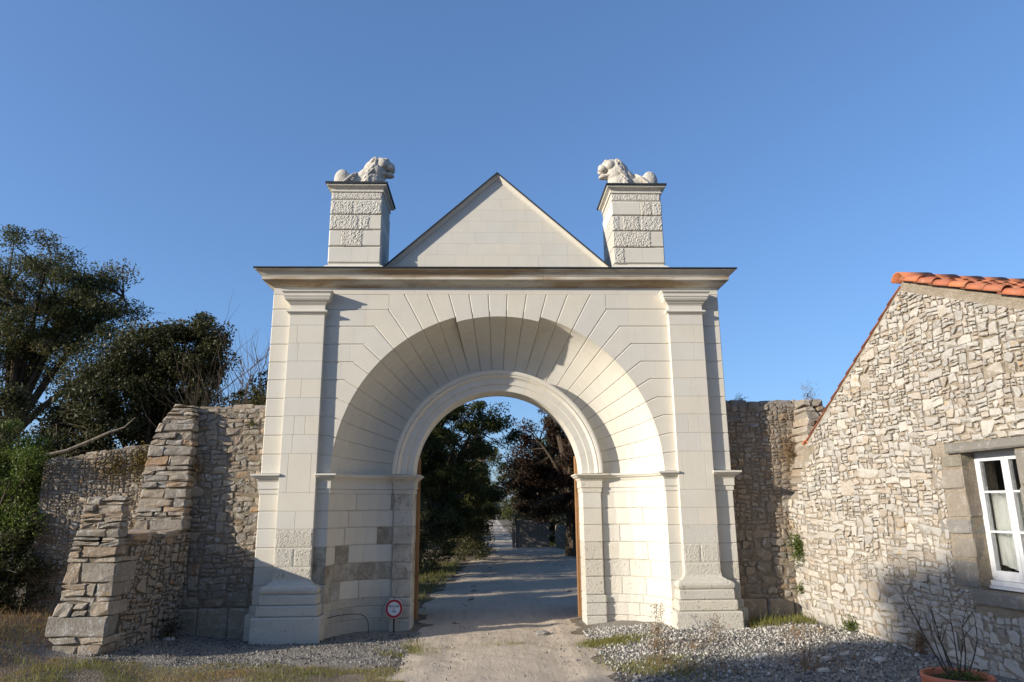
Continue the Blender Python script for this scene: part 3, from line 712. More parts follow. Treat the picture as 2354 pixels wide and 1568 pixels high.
# ---------------------------------------------------------------- wooden gate leaves, swung open inward
def leaf(s, label):
    o = thing('wooden_gate_leaf', label, 'gate leaf', (s * 1.3, 1.25, 0), 'open gate leaves')
    n = 9; w_ = 1.32 / n
    xa = s * (OPEN - 0.062); xb = s * OPEN
    def put_(name, a, b, c, m):       # swung a little past square
        V, F = chamfer_box(a, b, c); mesh(name, [(x + s * 0.13 * (y - 1.22), y, z) for x, y, z in V], F, m, o)
    for i in range(n):
        y0 = 1.225 + i * w_; h = 2.52 + 0.62 * math.sin((i + .5) / n * math.pi / 2)
        a, b = sorted((xa + s * 0.03, xb)); put_('board', (a, y0 + 0.002, -0.03), (b, y0 + w_ - 0.002, h), 0.004, WOODGREY if i else WOOD)
    a, b = sorted((xa, xa + s * 0.0295))
    for z in (0.25, 1.25, 2.25): put_('ledge', (a, 1.33, z), (b, 2.5, z + 0.16), 0.005, WOODGREY)
    put_('hanging_stile', (a, 1.222, -0.03), (b, 1.328, 2.5), 0.004, WOOD)
    for z in (0.5, 1.45, 2.1): put_('strap_hinge', (min(a, b) - 0.006 if s > 0 else max(a, b), 1.24, z), (min(a, b) if s > 0 else max(a, b) + 0.006, 1.9, z + 0.05), 0.002, IRON)
leaf(-1, 'open wooden gate leaf seen edge-on beside the round sign')
leaf(1, 'open wooden gate leaf seen edge-on at the sunlit right jamb')
# ---------------------------------------------------------------- rubble masonry
class Frame:
    def __init__(s, O, U, V, N): s.O, s.U, s.V, s.N = Vector(O), Vector(U).normalized(), Vector(V).normalized(), Vector(N).normalized()
    def __call__(s, u, v, h): return s.O + s.U * u + s.V * v + s.N * h
def in_convex(P, x, y, d=0.0):
    for i in range(len(P)):
        (x0, y0), (x1, y1) = P[i], P[(i + 1) % len(P)]; l = math.hypot(x1 - x0, y1 - y0)
        if ((x1 - x0) * (y - y0) - (y1 - y0) * (x - x0)) / l < d: return False
    return True
def voronoi_cells(region, size, aspect, seed, var=0.45, holes=(), grade=None, tilt=0.0):
    """irregular cells filling a convex region (CCW); anisotropic power diagram"""
    r = random.Random(seed); xs = [p[0] for p in region]; ys = [p[1] for p in region]
    ct, st = math.cos(tilt), math.sin(tilt)
    def fw(p): return ((p[0] * ct + p[1] * st) / aspect, -p[0] * st + p[1] * ct)
    def bw(p): x, y = p[0] * aspect, p[1]; return (x * ct - y * st, x * st + y * ct)
    pts = np.zeros((6000, 3)); n = 0; fails = 0
    while fails < 900 and n < 5900:
        x, y = r.uniform(min(xs), max(xs)), r.uniform(min(ys), max(ys))
        if not in_convex(region, x, y, 0.005) or any(in_convex(h, x, y) for h in holes): fails += 0.3; continue
        s = size * math.exp(r.gauss(0, var)) * (grade(x, y) if grade else 1.0)
        a, b = fw((x, y))
        if n:
            d = np.hypot(pts[:n, 0] - a, pts[:n, 1] - b); 
            if (d < 0.5 * (pts[:n, 2] + s)).any(): fails += 1; continue
        pts[n] = (a, b, s); n += 1; fails = 0
    pts = pts[:n]; reg = [fw(p) for p in region]; cells = []
    for i in range(n):
        d = np.hypot(pts[:, 0] - pts[i, 0], pts[:, 1] - pts[i, 1]); idx = np.argsort(d)[1:22]
        P = list(reg)
        for j in idx:
            dx, dy = pts[j, 0] - pts[i, 0], pts[j, 1] - pts[i, 1]
            c = 0.5 * (pts[j, 0] ** 2 + pts[j, 1] ** 2 - pts[i, 0] ** 2 - pts[i, 1] ** 2 + 0.2 * (pts[i, 2] ** 2 - pts[j, 2] ** 2))
            P = clip_half(P, dx, dy, c)
            if len(P) < 3: break
        if len(P) < 3: continue
        P = [bw(p) for p in P]; cx, cy = bw((pts[i, 0], pts[i, 1]))
        for h in holes:      # push away from openings: cut by the nearest edge
            best = None
            for k in range(len(h)):
                (x0, y0), (x1, y1) = h[k], h[(k + 1) % len(h)]; l = math.hypot(x1 - x0, y1 - y0); nx, ny = (y1 - y0) / l, -(x1 - x0) / l
                dd = nx * (cx - x0) + ny * (cy - y0)
                if best is None or dd > best[0]: best = (dd, nx, ny, nx * x0 + ny * y0)
            P = clip_half(P, -best[1], -best[2], -best[3] - 0.004)
            if len(P) < 3: break
        if len(P) >= 3: cells.append(P)
    return cells
def bedded_cells(region, size, aspect, seed, var=0.5, holes=(), grade=None):
    """roughly level-bedded random rubble: a bent guillotine partition clipped to a convex region"""
    r = random.Random(seed); xs = [p[0] for p in region]; ys = [p[1] for p in region]; R = []
    def rec(x0, y0, x1, y1):
        w_, h_ = x1 - x0, y1 - y0; A0 = (size ** 2) * aspect * math.exp(r.gauss(0, 1.1 * var)) * (grade((x0 + x1) / 2, (y0 + y1) / 2) ** 2 if grade else 1)
        if w_ * h_ < A0 * 1.5 and w_ < h_ * aspect * 2.3 and h_ < w_ * 1.3: R.append((x0, y0, x1, y1)); return
        t = r.uniform(.32, .68)
        if w_ / aspect * r.uniform(.75, 1.35) > h_: rec(x0, y0, x0 + w_ * t, y1); rec(x0 + w_ * t, y0, x1, y1)
        else: rec(x0, y0, x1, y0 + h_ * t); rec(x0, y0 + h_ * t, x1, y1)
    rec(min(xs) - .1, min(ys) - .1, max(xs) + .1, max(ys) + .1)
    a_, b_, c_ = r.uniform(0, 6), r.uniform(0, 6), r.uniform(0, 6)
    def warp(x, y): return (x + .018 * math.sin(3.1 * y + a_) + .012 * math.sin(7.3 * x + 5.1 * y + b_), y + .022 * math.sin(2.3 * x + 1.1 * y + c_) + .010 * math.sin(8.7 * x - 4 * y + a_))
    cells = []
    for x0, y0, x1, y1 in R:
        j = .27 * min(x1 - x0, y1 - y0); mx, my = (x0 + x1) / 2, (y0 + y1) / 2; d = min(.3, r.random() ** 2)
        pts = [(x0, y0), (mx, y0), (x1, y0), (x1, my), (x1, y1), (mx, y1), (x0, y1), (x0, my)]
        Q = [(x + r.uniform(-j, j) * (.8 if i % 2 == 0 else .6), y + r.uniform(-j, j) * .7) for i, (x, y) in enumerate(pts)]
        Q = [warp(x, y) for x, y in Q]
        for i in range(len(region)):
            (a, b), (c, e) = region[i], region[(i + 1) % len(region)]; l = math.hypot(c - a, e - b); nx, ny = (e - b) / l, -(c - a) / l; Q = clip_half(Q, nx, ny, nx * a + ny * b)
            if len(Q) < 3: break
        if len(Q) < 3: continue
        cx, cy = sum(q[0] for q in Q) / len(Q), sum(q[1] for q in Q) / len(Q)
        if any(in_convex(h, cx, cy) for h in holes): continue
        for h in holes:
            best = None
            for k in range(len(h)):
                (a, b), (c, e) = h[k], h[(k + 1) % len(h)]; l = math.hypot(c - a, e - b); nx, ny = (e - b) / l, -(c - a) / l; dd = nx * (cx - a) + ny * (cy - b)
                if best is None or dd > best[0]: best = (dd, nx, ny, nx * a + ny * b)
            Q = clip_half(Q, -best[1], -best[2], -best[3] - .004)
            if len(Q) < 3: break
        if len(Q) > 2 and poly_area(Q) > 3e-4: cells.append(Q)
    return cells
def shatter(cells, seed, pr=.5, amin=.004):
    """break some cells along mostly level lines, as split field stones"""
    r = random.Random(seed); out_ = []
    for P in cells:
        A = poly_area(P)
        if A > amin and r.random() < pr:
            cx = sum(p[0] for p in P) / len(P); cy = sum(p[1] for p in P) / len(P); a = r.gauss(0, .28) + (math.pi / 2 if r.random() < .3 else 0)
            nx, ny = -math.sin(a), math.cos(a); c = nx * cx + ny * (cy + r.uniform(-.2, .2) * math.sqrt(A))
            for sg_ in (1, -1):
                Q = clip_half(P, sg_ * nx, sg_ * ny, sg_ * c)
                if len(Q) > 2: out_.append(Q)
        else: out_.append(P)
    return out_
def poly_area(P): return 0.5 * abs(sum(P[i][0] * P[(i + 1) % len(P)][1] - P[(i + 1) % len(P)][0] * P[i][1] for i in range(len(P))))
def stone_geo(P, fr, joint, proud, r, maxpts=11):
    """one rounded field stone from a cell"""
    cx = sum(p[0] for p in P) / len(P); cy = sum(p[1] for p in P) / len(P)
    A = poly_area(P); rad = math.sqrt(A / math.pi)
    if rad < 0.012: return None
    j = min(joint, rad * 0.3)
    Q = []
    for x, y in P:
        d = math.hypot(x - cx, y - cy) or 1e-6; k = max(0.3, 1 - j / d * 1.3); Q.append((cx + (x - cx) * k, cy + (y - cy) * k))
    S = []
    for i in range(len(Q)):       # corner cutting
        a, b = Q[i], Q[(i + 1) % len(Q)]
        if math.hypot(a[0] - b[0], a[1] - b[1]) < rad * 0.25: S.append(((a[0] + b[0]) / 2, (a[1] + b[1]) / 2)); continue
        t = r.uniform(0.05, 0.26); S.append((a[0] + (b[0] - a[0]) * t, a[1] + (b[1] - a[1]) * t)); S.append((a[0] + (b[0] - a[0]) * (1 - t), a[1] + (b[1] - a[1]) * (1 - t)))
    while len(S) > maxpts: S.pop(r.randrange(len(S)))
    n = len(S)
    if n < 4: return None
    H = proud * r.uniform(0.5, 1.25); V = []; gu, gv = r.gauss(0, .10), r.gauss(0.04, .10); dome = min(.012, rad * .12)
    for x, y in S: V.append(fr(x, y, -0.03))
    for x, y in S:
        k = r.uniform(0.955, 1.02); V.append(fr(cx + (x - cx) * k, cy + (y - cy) * k, H * r.uniform(0.68, 0.9) + gu * (x - cx) + gv * (y - cy)))
    ins = 1 - min(.35, .013 / rad) * r.uniform(.7, 1.5)
    for x, y in S:
        k = ins * r.uniform(0.88, 1.04); xx, yy = cx + (x - cx) * k, cy + (y - cy) * k; V.append(fr(xx, yy, H + r.uniform(-.003, .005) + gu * (xx - cx) + gv * (yy - cy)))
    V.append(fr(cx + r.uniform(-.3, .3) * rad, cy + r.uniform(-.3, .3) * rad, H + dome * r.uniform(0, 1.3)))
    F = []
    for i in range(n):
        k = (i + 1) % n; F += [(i, k, n + k, n + i), (n + i, n + k, 2 * n + k, 2 * n + i), (2 * n + i, 2 * n + k, 3 * n)]
    return V, F, A
def lay_stones(cells, fr, m, parent, joint, proud, seed, cap=290, tint=None, name='stone'):
    r = random.Random(seed); G = []
    for P in cells:
        cx = sum(p[0] for p in P) / len(P); cy = sum(p[1] for p in P) / len(P)
        g = stone_geo(P, fr, joint, proud, r)
        if g: G.append((g[2], g[0], g[1], r.random() if tint is None else tint(cx, cy, r)))
    G.sort(key=lambda q: -q[0]); rest = MB()
    for i, (A, V, F, t) in enumerate(G):
        if i < cap: mesh(name, V, F, m, parent, False, t)
        else: rest.add(V, F, t)
    if rest.V: o = rest.build('small_' + name + 's', m, parent, False); o['kind'] = 'stuff'
    return len(G)
def rough_block(C, c, jit, r, m, parent, name='stone', rnd=None):
    """eight-cornered block, bevelled and made uneven"""
    bm = bmesh.new(); jc = jit * 1.2; v = [bm.verts.new(Vector(p) + Vector((r.uniform(-jc, jc), r.uniform(-jc, jc), r.uniform(-jc, jc)))) for p in C]
    for f in [(0, 3, 2, 1), (4, 5, 6, 7), (0, 1, 5, 4), (1, 2, 6, 5), (2, 3, 7, 6), (3, 0, 4, 7)]: bm.faces.new([v[i] for i in f])
    bmesh.ops.bevel(bm, geom=bm.edges[:], offset=c, segments=1, affect='EDGES', profile=0.5)
    bmesh.ops.recalc_face_normals(bm, faces=bm.faces[:])
    bmesh.ops.subdivide_edges(bm, edges=[e for e in bm.edges if e.calc_length() > 0.14], cuts=1)
    for q in bm.verts: q.co += Vector((r.uniform(-jit, jit), r.uniform(-jit, jit), r.uniform(-jit, jit)))
    me = bpy.data.meshes.new(name); bm.to_mesh(me); bm.free(); fin(me, m, False, r.random() if rnd is None else rnd); return link(name, me, parent)
def slab_wall(name, poly, fr, thick, m, parent, sub=True):
    """solid wall from a front polygon, extruded backwards"""
    n = len(poly); V = [fr(u, v, 0) for u, v in poly] + [fr(u, v, -thick) for u, v in poly]
    F = [tuple(range(n)), tuple(range(2 * n - 1, n - 1, -1))] + [(i, n + i, n + (i + 1) % n, (i + 1) % n) for i in range(n)]
    return mesh(name, V, F, m, parent)
def cope(fr, u0, u1, v0, v1, thick, m, parent, r, step=0.22):
    """rough stones capping a wall top"""
    u = u0; L = u1 - u0
    while u < u1 - 0.04:
        w_ = min(r.uniform(0.7, 1.5) * step, u1 - u); va = v0 + (v1 - v0) * (u - u0) / L; vb = v0 + (v1 - v0) * (u + w_ - u0) / L; h = r.uniform(0.03, 0.07)
        C = [fr(u + .005, va - .06, .015), fr(u + w_ - .005, vb - .06, .015), fr(u + w_ - .005, vb - .06, -thick), fr(u + .005, va - .06, -thick), fr(u + .01, va + h, -.01), fr(u + w_ - .01, vb + h, -.01), fr(u + w_ - .01, vb + h, -thick + .03), fr(u + .01, va + h, -thick + .03)]
        rough_block(C, 0.016, 0.008, r, m, parent, 'cope_stone'); u += w_

# left tall wall between buttress and gateway
frL = Frame((-6.95, 0.22, 0), (1, 0, 0), (0, 0, 1), (0, -1, 0))
lw = thing('boundary_wall', 'tall old rubble wall between the buttress and the gateway', 'wall', (-4.0, 0.4, 0))
slab_wall('wall_body', [(2.2, -.3), (3.46, -.3), (3.46, 3.20), (2.2, 3.22)], frL, 0.5, MO_LEFT, lw)
lay_stones(bedded_cells([(2.2, .32), (3.45, .32), (3.45, 3.20), (2.2, 3.20)], 0.085, 1.9, 11, 0.6), frL, ST_LEFT, lw, 0.009, 0.011, 12)
r = random.Random(5)
for u0, u1 in ((2.2, 2.62), (2.63, 3.05), (3.06, 3.44)):
    rough_block([frL(u0, -.25, .05), frL(u1, -.25, .05), frL(u1, -.25, -.2), frL(u0, -.25, -.2), frL(u0, .30, .035), frL(u1, .30, .035), frL(u1, .30, -.2), frL(u0, .30, -.2)], 0.02, 0.008, r, ST_LEFT, lw, 'footing_stone', 0.4)
cope(frL, 2.2, 3.45, 3.2, 3.19, 0.5, ST_LEFT, lw, r)
# left low wall, mossy
frL2 = Frame((-6.95, 0.24, 0), (1, 0, 0), (0, 0, 1), (0, -1, 0))
lo = thing('boundary_wall', 'low mossy rubble wall running left of the buttress', 'wall', (-6.0, 0.4, 0))
slab_wall('wall_body', [(.15, -.3), (2.19, -.3), (2.19, 2.70), (1.5, 2.64), (.15, 2.41)], frL2, 0.45, MO_LEFT, lo)
lay_stones(bedded_cells([(0.17, .2), (2.18, .2), (2.18, 2.68), (1.5, 2.62), (0.17, 2.39)], 0.062, 1.2, 21, 0.6), frL2, ST_LEFT, lo, 0.009, 0.016, 22)
cope(frL2, .15, 1.9, 2.39, 2.66, 0.45, ST_LEFT, lo, r, 0.16)
# the buttress: front pillar, lower side, tall pier behind
bt = thing('stone_buttress', 'stepped fieldstone buttress in front of the left wall', 'buttress', (-5.1, -0.7, 0))
def lerp(a, b, t): return a + (b - a) * t
def tab(T, z):
    for (z0, a), (z1, b) in zip(T, T[1:]):
        if z <= z1: return lerp(a, b, max(0, (z - z0) / (z1 - z0)))
    return T[-1][1]
FXL = [(-.1, -5.42), (.13, -5.43), (.2, -5.55), (.42, -5.53), (.46, -5.42), (1.03, -5.39), (1.47, -5.29), (1.85, -5.23)]
FXR = [(-.1, -4.86), (.27, -4.81), (1.03, -4.785), (1.85, -4.775)]
def side_x(y, z): return tab(FXR, z) + (y + 1.35) / 1.30 * 0.235      # right flank widens towards the wall
# body
V = []; 
for z in (-.3, 1.37):
    V += [(tab(FXL, z) + .03, -1.32, z), (side_x(-1.32, z) - .03, -1.32, z), (side_x(.2, z) - .03, .25, z), (-5.3, .25, z)]
mesh('buttress_body', V, [(3, 2, 1, 0), (4, 5, 6, 7), (0, 1, 5, 4), (1, 2, 6, 5), (2, 3, 7, 6), (3, 0, 4, 7)], MO_LEFT, bt)
V = []
for z in (1.3, 1.80): V += [(tab(FXL, z) + .03, -1.32, z), (side_x(-1.32, z) - .03, -1.32, z), (side_x(-1.2, z) - .03, -1.2, z), (tab(FXL, z) + .03, -1.2, z)]
mesh('buttress_body', V, [(3, 2, 1, 0), (4, 5, 6, 7), (0, 1, 5, 4), (1, 2, 6, 5), (2, 3, 7, 6), (3, 0, 4, 7)], MO_LEFT, bt)
rb = random.Random(31)
COURSES = [(-.12, .10), (.10, .19), (.19, .43), (.43, .60), (.60, .66), (.66, .82), (.82, 1.06), (1.06, 1.13), (1.13, 1.26), (1.26, 1.36), (1.36, 1.47), (1.47, 1.55), (1.55, 1.66), (1.66, 1.76), (1.76, 1.85)]
for ci, (z0, z1) in enumerate(COURSES):
    a0, a1, b0, b1 = tab(FXL, z0 + .01), tab(FXL, z1 - .01), tab(FXR, z0), tab(FXR, z1)
    thin = z1 - z0 < 0.09
    cuts = {2: [], 6: [.32], 0: [.5], 5: [.5, .68]}.get(ci)
    if cuts is None:
        cuts = sorted(rb.uniform(.2, .8) for _ in range(rb.choice([1, 1, 2])))
        if len(cuts) == 2 and cuts[1] - cuts[0] < .2: cuts = cuts[:1]
    ts = [0] + cuts + [1]; back = -0.95 if z0 > 1.34 else None
    for k, (t0, t1) in enumerate(zip(ts, ts[1:])):
        last = k == len(ts) - 2; g = 0.009
        dep = rb.uniform(.16, .34) if not last else rb.uniform(.18, .42)
        if z0 > 1.34: dep = rb.uniform(.13, .17)
        pr = rb.uniform(-.016, .022)
        xl0, xl1, xr0, xr1 = lerp(a0, b0, t0) + (g if k else 0), lerp(a1, b1, t0) + (g if k else 0), lerp(a0, b0, t1) - (0 if last else g), lerp(a1, b1, t1) - (0 if last else g)
        yF = -1.35 - pr; zz0, zz1 = z0 + .006, z1 - .006
        if rb.random() < (.55 if not last else .25) and not thin and ci not in (2, 6):     # two thin stones in one course
            zm = lerp(zz0, zz1, rb.uniform(.4, .6)); spans = [(zz0, zm - .006), (zm + .006, zz1)]
        else: spans = [(zz0, zz1)]
        for q0, q1 in spans:
            C = [(xl0, yF, q0), (xr0 + (pr if last else 0), yF, q0), (side_x(yF + dep, q0) + pr if last else xr0, yF + dep, q0), (xl0, yF + dep, q0), (xl1, yF + .004, q1), (xr1 + (pr if last else 0), yF + .004, q1), (side_x(yF + dep, q1) + pr if last else xr1, yF + dep, q1), (xl1, yF + dep, q1)]
            rough_block(C, min(.017, (q1 - q0) * .22) * rb.uniform(.6, 1.3), .011, rb, ST_LEFT, bt)
# right flank of the buttress: random rubble
U = Vector((0.235, 1.30, 0)); frS = Frame((-4.81, -1.10, 0), U, (0.04, 0, 1), Vector((1.30, -0.235, -0.05)))
lay_stones(bedded_cells([(0.02, -.2), (1.30, -.2), (1.30, 1.36), (0.02, 1.36)], 0.08, 1.35, 41, 0.55), frS, ST_LEFT, bt, 0.008, 0.014, 42)
# ledge slabs on the lower part and the cap of the front pillar
for (x0, x1, y0, y1, z) in ((-5.3, -4.95, -1.2, -.5, 1.375), (-4.96, -4.68, -1.2, -.48, 1.37), (-5.25, -4.86, -.49, -.05, 1.38), (-4.87, -4.57, -.47, -.05, 1.375)):
    rough_block([(x0, y0, z - .06), (x1, y0, z - .06), (x1, y1, z - .06), (x0, y1, z - .06), (x0, y0, z + .03), (x1, y0, z + .02), (x1, y1, z + .03), (x0, y1, z + .035)], .02, .01, rb, ST_LEFT, bt, 'ledge_stone')
for (x0, x1) in ((-5.22, -5.0), (-5.01, -4.78)):
    rough_block([(x0, -1.33, 1.80), (x1, -1.33, 1.80), (x1, -1.19, 1.80), (x0, -1.19, 1.80), (x0 + .02, -1.31, 1.87), (x1 - .01, -1.31, 1.86), (x1 - .02, -1.21, 1.86), (x0 + .02, -1.21, 1.86)], .02, .008, rb, ST_LEFT, bt, 'ledge_stone')
# tall pier
PXL = [(1.3, -5.25), (2.13, -5.22), (2.69, -5.17), (2.95, -5.05), (3.17, -4.93), (3.25, -4.88)]
PXR = [(1.3, -4.55), (2.8, -4.55), (3.1, -4.57), (3.25, -4.62)]
V = []
for z in (1.2, 2.65, 3.18): V += [(tab(PXL, z) + .03, lerp(-.02, .06, (z - 1.2) / 2), z), (tab(PXR, z) - .03, lerp(-.02, .06, (z - 1.2) / 2), z), (tab(PXR, z) - .03, .5, z), (tab(PXL, z) + .03, .5, z)]
mesh('buttress_body', V, [(8, 9, 10, 11)] + [(4 * k + i, 4 * k + (i + 1) % 4, 4 * k + 4 + (i + 1) % 4, 4 * k + 4 + i) for k in (0, 1) for i in range(4)], MO_LEFT, bt)
z = 1.40; rp = random.Random(77)
while z < 3.2:
    h = rp.choice([.05, .06, .07, .09, .11, .13, .15]); z1 = min(z + h, 3.24)
    if z1 - z < .04: break
    a0, a1, b0, b1 = tab(PXL, z), tab(PXL, z1), tab(PXR, z), tab(PXR, z1); yF = lerp(-.05, .04, (z - 1.4) / 1.8)
    n = rp.choice([1, 2, 2, 3]) if b1 - a1 > .4 else 1; cuts = sorted(rp.uniform(.15, .85) for _ in range(n))
    cuts = [c for q_, c in enumerate(cuts) if q_ == 0 or c - cuts[q_ - 1] > .16]
    if b1 - a1 < .35: cuts = []
    ts = [0] + cuts + [1]
    for k, (t0, t1) in enumerate(zip(ts, ts[1:])):
        last = k == len(ts) - 2; g = .008; pr = rp.uniform(-.012, .016)
        C = [(lerp(a0, b0, t0) + g, yF - pr, z + .006), (lerp(a0, b0, t1) - (0 if last else g), yF - pr, z + .006), (lerp(a0, b0, t1) - (0 if last else g), .30, z + .006), (lerp(a0, b0, t0) + g, .30, z + .006),
             (lerp(a1, b1, t0) + g, yF - pr + .004, z1 - .006), (lerp(a1, b1, t1) - (0 if last else g), yF - pr + .004, z1 - .006), (lerp(a1, b1, t1) - (0 if last else g), .30, z1 - .006), (lerp(a1, b1, t0) + g, .30, z1 - .006)]
        rough_block(C, min(.016, (z1 - z) * .22) * rp.uniform(.6, 1.3), .012, rp, ST_LEFT, bt, 'stone', 0.97 if 2.5 < z < 2.62 and last else None)
    z = z1

# right wall between gateway and house
frR = Frame((3.46, 0.30, 0), (1, 0, 0), (0, 0, 1), (0, -1, 0))
rw = thing('boundary_wall', 'old rubble wall in the shadow between the gateway and the house', 'wall', (4.1, 0.5, 0))
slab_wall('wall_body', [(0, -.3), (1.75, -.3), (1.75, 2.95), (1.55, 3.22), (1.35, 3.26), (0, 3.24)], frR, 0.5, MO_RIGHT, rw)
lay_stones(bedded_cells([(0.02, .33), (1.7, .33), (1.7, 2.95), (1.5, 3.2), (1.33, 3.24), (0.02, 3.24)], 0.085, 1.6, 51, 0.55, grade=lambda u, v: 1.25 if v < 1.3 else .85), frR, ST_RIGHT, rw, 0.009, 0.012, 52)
for u0, u1 in ((0.02, .52), (.53, .92), (.93, 1.4)):
    rough_block([frR(u0, -.25, .05), frR(u1, -.25, .05), frR(u1, -.25, -.2), frR(u0, -.25, -.2), frR(u0, .32, .035), frR(u1, .32, .035), frR(u1, .32, -.2), frR(u0, .32, -.2)], 0.02, 0.008, r, ST_RIGHT, rw, 'footing_stone', 0.4)
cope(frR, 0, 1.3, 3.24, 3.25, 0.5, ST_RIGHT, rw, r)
# ragged stub of masonry at its right end, beside the eave of the house
rk = random.Random(12); z = 1.35
while z < 3.26:
    h = rk.uniform(.07, .14); t = (z - 1.35) / 1.9; yf = .24 - .50 * math.sin(min(1, t * 1.25) * math.pi / 2) ** .8 + max(0, t - .72) * 1.0; xl = lerp(4.50, 4.72, t * t); xr = 5.02; cut = lerp(xl, xr, rk.uniform(.35, .65))
    for a, b in ((xl, cut - .006), (cut + .006, xr)):
        C = [(a, yf, z), (b, yf, z), (b, .6, z), (a, .6, z), (a + .01, yf + .01, z + h - .008), (b - .01, yf + .01, z + h - .008), (b - .01, .6, z + h - .008), (a + .01, .6, z + h - .008)]
        rough_block(C, .022, .016, rk, ST_RIGHT, rw)
    z += h
# ---------------------------------------------------------------- the house with the stone gable
HD = Vector((0.157, -0.988, 0)).normalized(); HN = Vector((-0.988, -0.157, 0)).normalized()
frH = Frame((4.47, 0.30, 0), HD, (0, 0, 1), HN)
hs = thing('stone_house', 'low rubble stone house with orange tile roof and a white window', 'house', (7.2, -2.5, 0))
WS0, WS1, WZ0, WZ1 = 3.38, 4.06, 0.82, 2.225
AP_S, AP_Z, EV_S, EV_Z, NS = 2.88, 4.30, 0.60, 2.58, 0.43
def rake(s): return AP_Z - NS * (s - AP_S) if s > AP_S else AP_Z - (AP_Z - EV_Z) / (AP_S - EV_S) * (AP_S - s)
GB = 5.6
wall_h = [slab_wall('gable_wall', P, frH, 0.42, MO_HOUSE, hs) for P in (
    [(-.02, -.3), (WS0, -.3), (WS0, rake(WS0)), (AP_S, AP_Z), (.52, rake(.52)), (.35, 1.9), (-.02, 1.75)],
    [(WS1, -.3), (GB, -.3), (GB, rake(GB)), (WS1, rake(WS1))],
    [(WS0, -.3), (WS1, -.3), (WS1, WZ0 - .02), (WS0, WZ0 - .02)],
    [(WS0, WZ1), (WS1, WZ1), (WS1, rake(WS1)), (WS0, rake(WS0))])]
body = wall_h[0]
inset = 0.15
def shrink(P, d): return inset_poly(P, d)
GP = [(-.02, -.2), (GB, -.2), (GB, rake(GB)), (AP_S, AP_Z), (-.02, rake(-.02))]
GP = inset_poly(GP, [0, 0, .07, .04, 0])
hole = [(3.0, .60), (4.5, .60), (4.5, 2.33), (3.0, 2.33)]
def htint(u, v, r): 
    t = r.random()
    return t if t < .9 else .95
hc = bedded_cells(GP, 0.070, 1.7, 61, 0.6, [hole], grade=lambda u, v: .9 if v > 2.6 else (1.15 if v < .9 else 1.0))
hc = [P for P in hc if not (P[0][0] < .55 and P[0][1] > 1.65 + max(0, P[0][0] - .1) * 1.5)]
up_ = [P for P in hc if sum(p[1] for p in P) / len(P) > 1.35 + .3 * math.sin(3 * P[0][0])]; dn_ = [P for P in hc if not sum(p[1] for p in P) / len(P) > 1.35 + .3 * math.sin(3 * P[0][0])]
lay_stones(up_, frH, ST_HOUSE, body, 0.006, 0.026, 62, tint=htint, cap=210); lay_stones(dn_, frH, ST_HOUSE, body, 0.006, 0.013, 62, tint=htint, cap=80)
rh = random.Random(8)
def dress(s0, s1, z0, z1, pr=.012, dep=.2, name='jamb_stone'):
    rough_block([frH(s0, z0, pr), frH(s1, z0, pr), frH(s1, z0, -dep), frH(s0, z0, -dep), frH(s0, z1, pr), frH(s1, z1, pr), frH(s1, z1, -dep), frH(s0, z1, -dep)], .016, .005, rh, ST_DRESS, body, name)
for s0, z0, z1 in ((3.10, 2.06, 2.21), (2.93, 1.83, 2.05), (3.10, 1.53, 1.82), (2.96, 1.35, 1.52), (3.10, 1.10, 1.34), (3.05, .80, 1.09)): dress(s0 + .006, WS0, z0 + .006, z1 - .006, rh.uniform(.005, .02))
for s1, z0, z1 in ((4.42, 1.85, 2.21), (4.30, 1.42, 1.84), (4.45, 1.1, 1.41), (4.32, .80, 1.09)): dress(WS1, s1, z0 + .006, z1 - .006, .03)
dress(3.22, 4.62, 2.226, 2.325, .05, .3, 'lintel'); dress(3.28, 4.5, .66, .795, .05, .3, 'sill_stone')
# fill the ring between hole and dressed stones
lay_stones(voronoi_cells([(3.0, .60), (3.27, .60), (3.27, .79), (3.0, .79)], .06, 1.5, 65), frH, ST_HOUSE, body, .01, .02, 66)
lay_stones(voronoi_cells([(3.0, .80), (3.06, .80), (3.12, 2.2), (3.0, 2.2)], .06, 1.2, 67), frH, ST_HOUSE, body, .01, .02, 68)
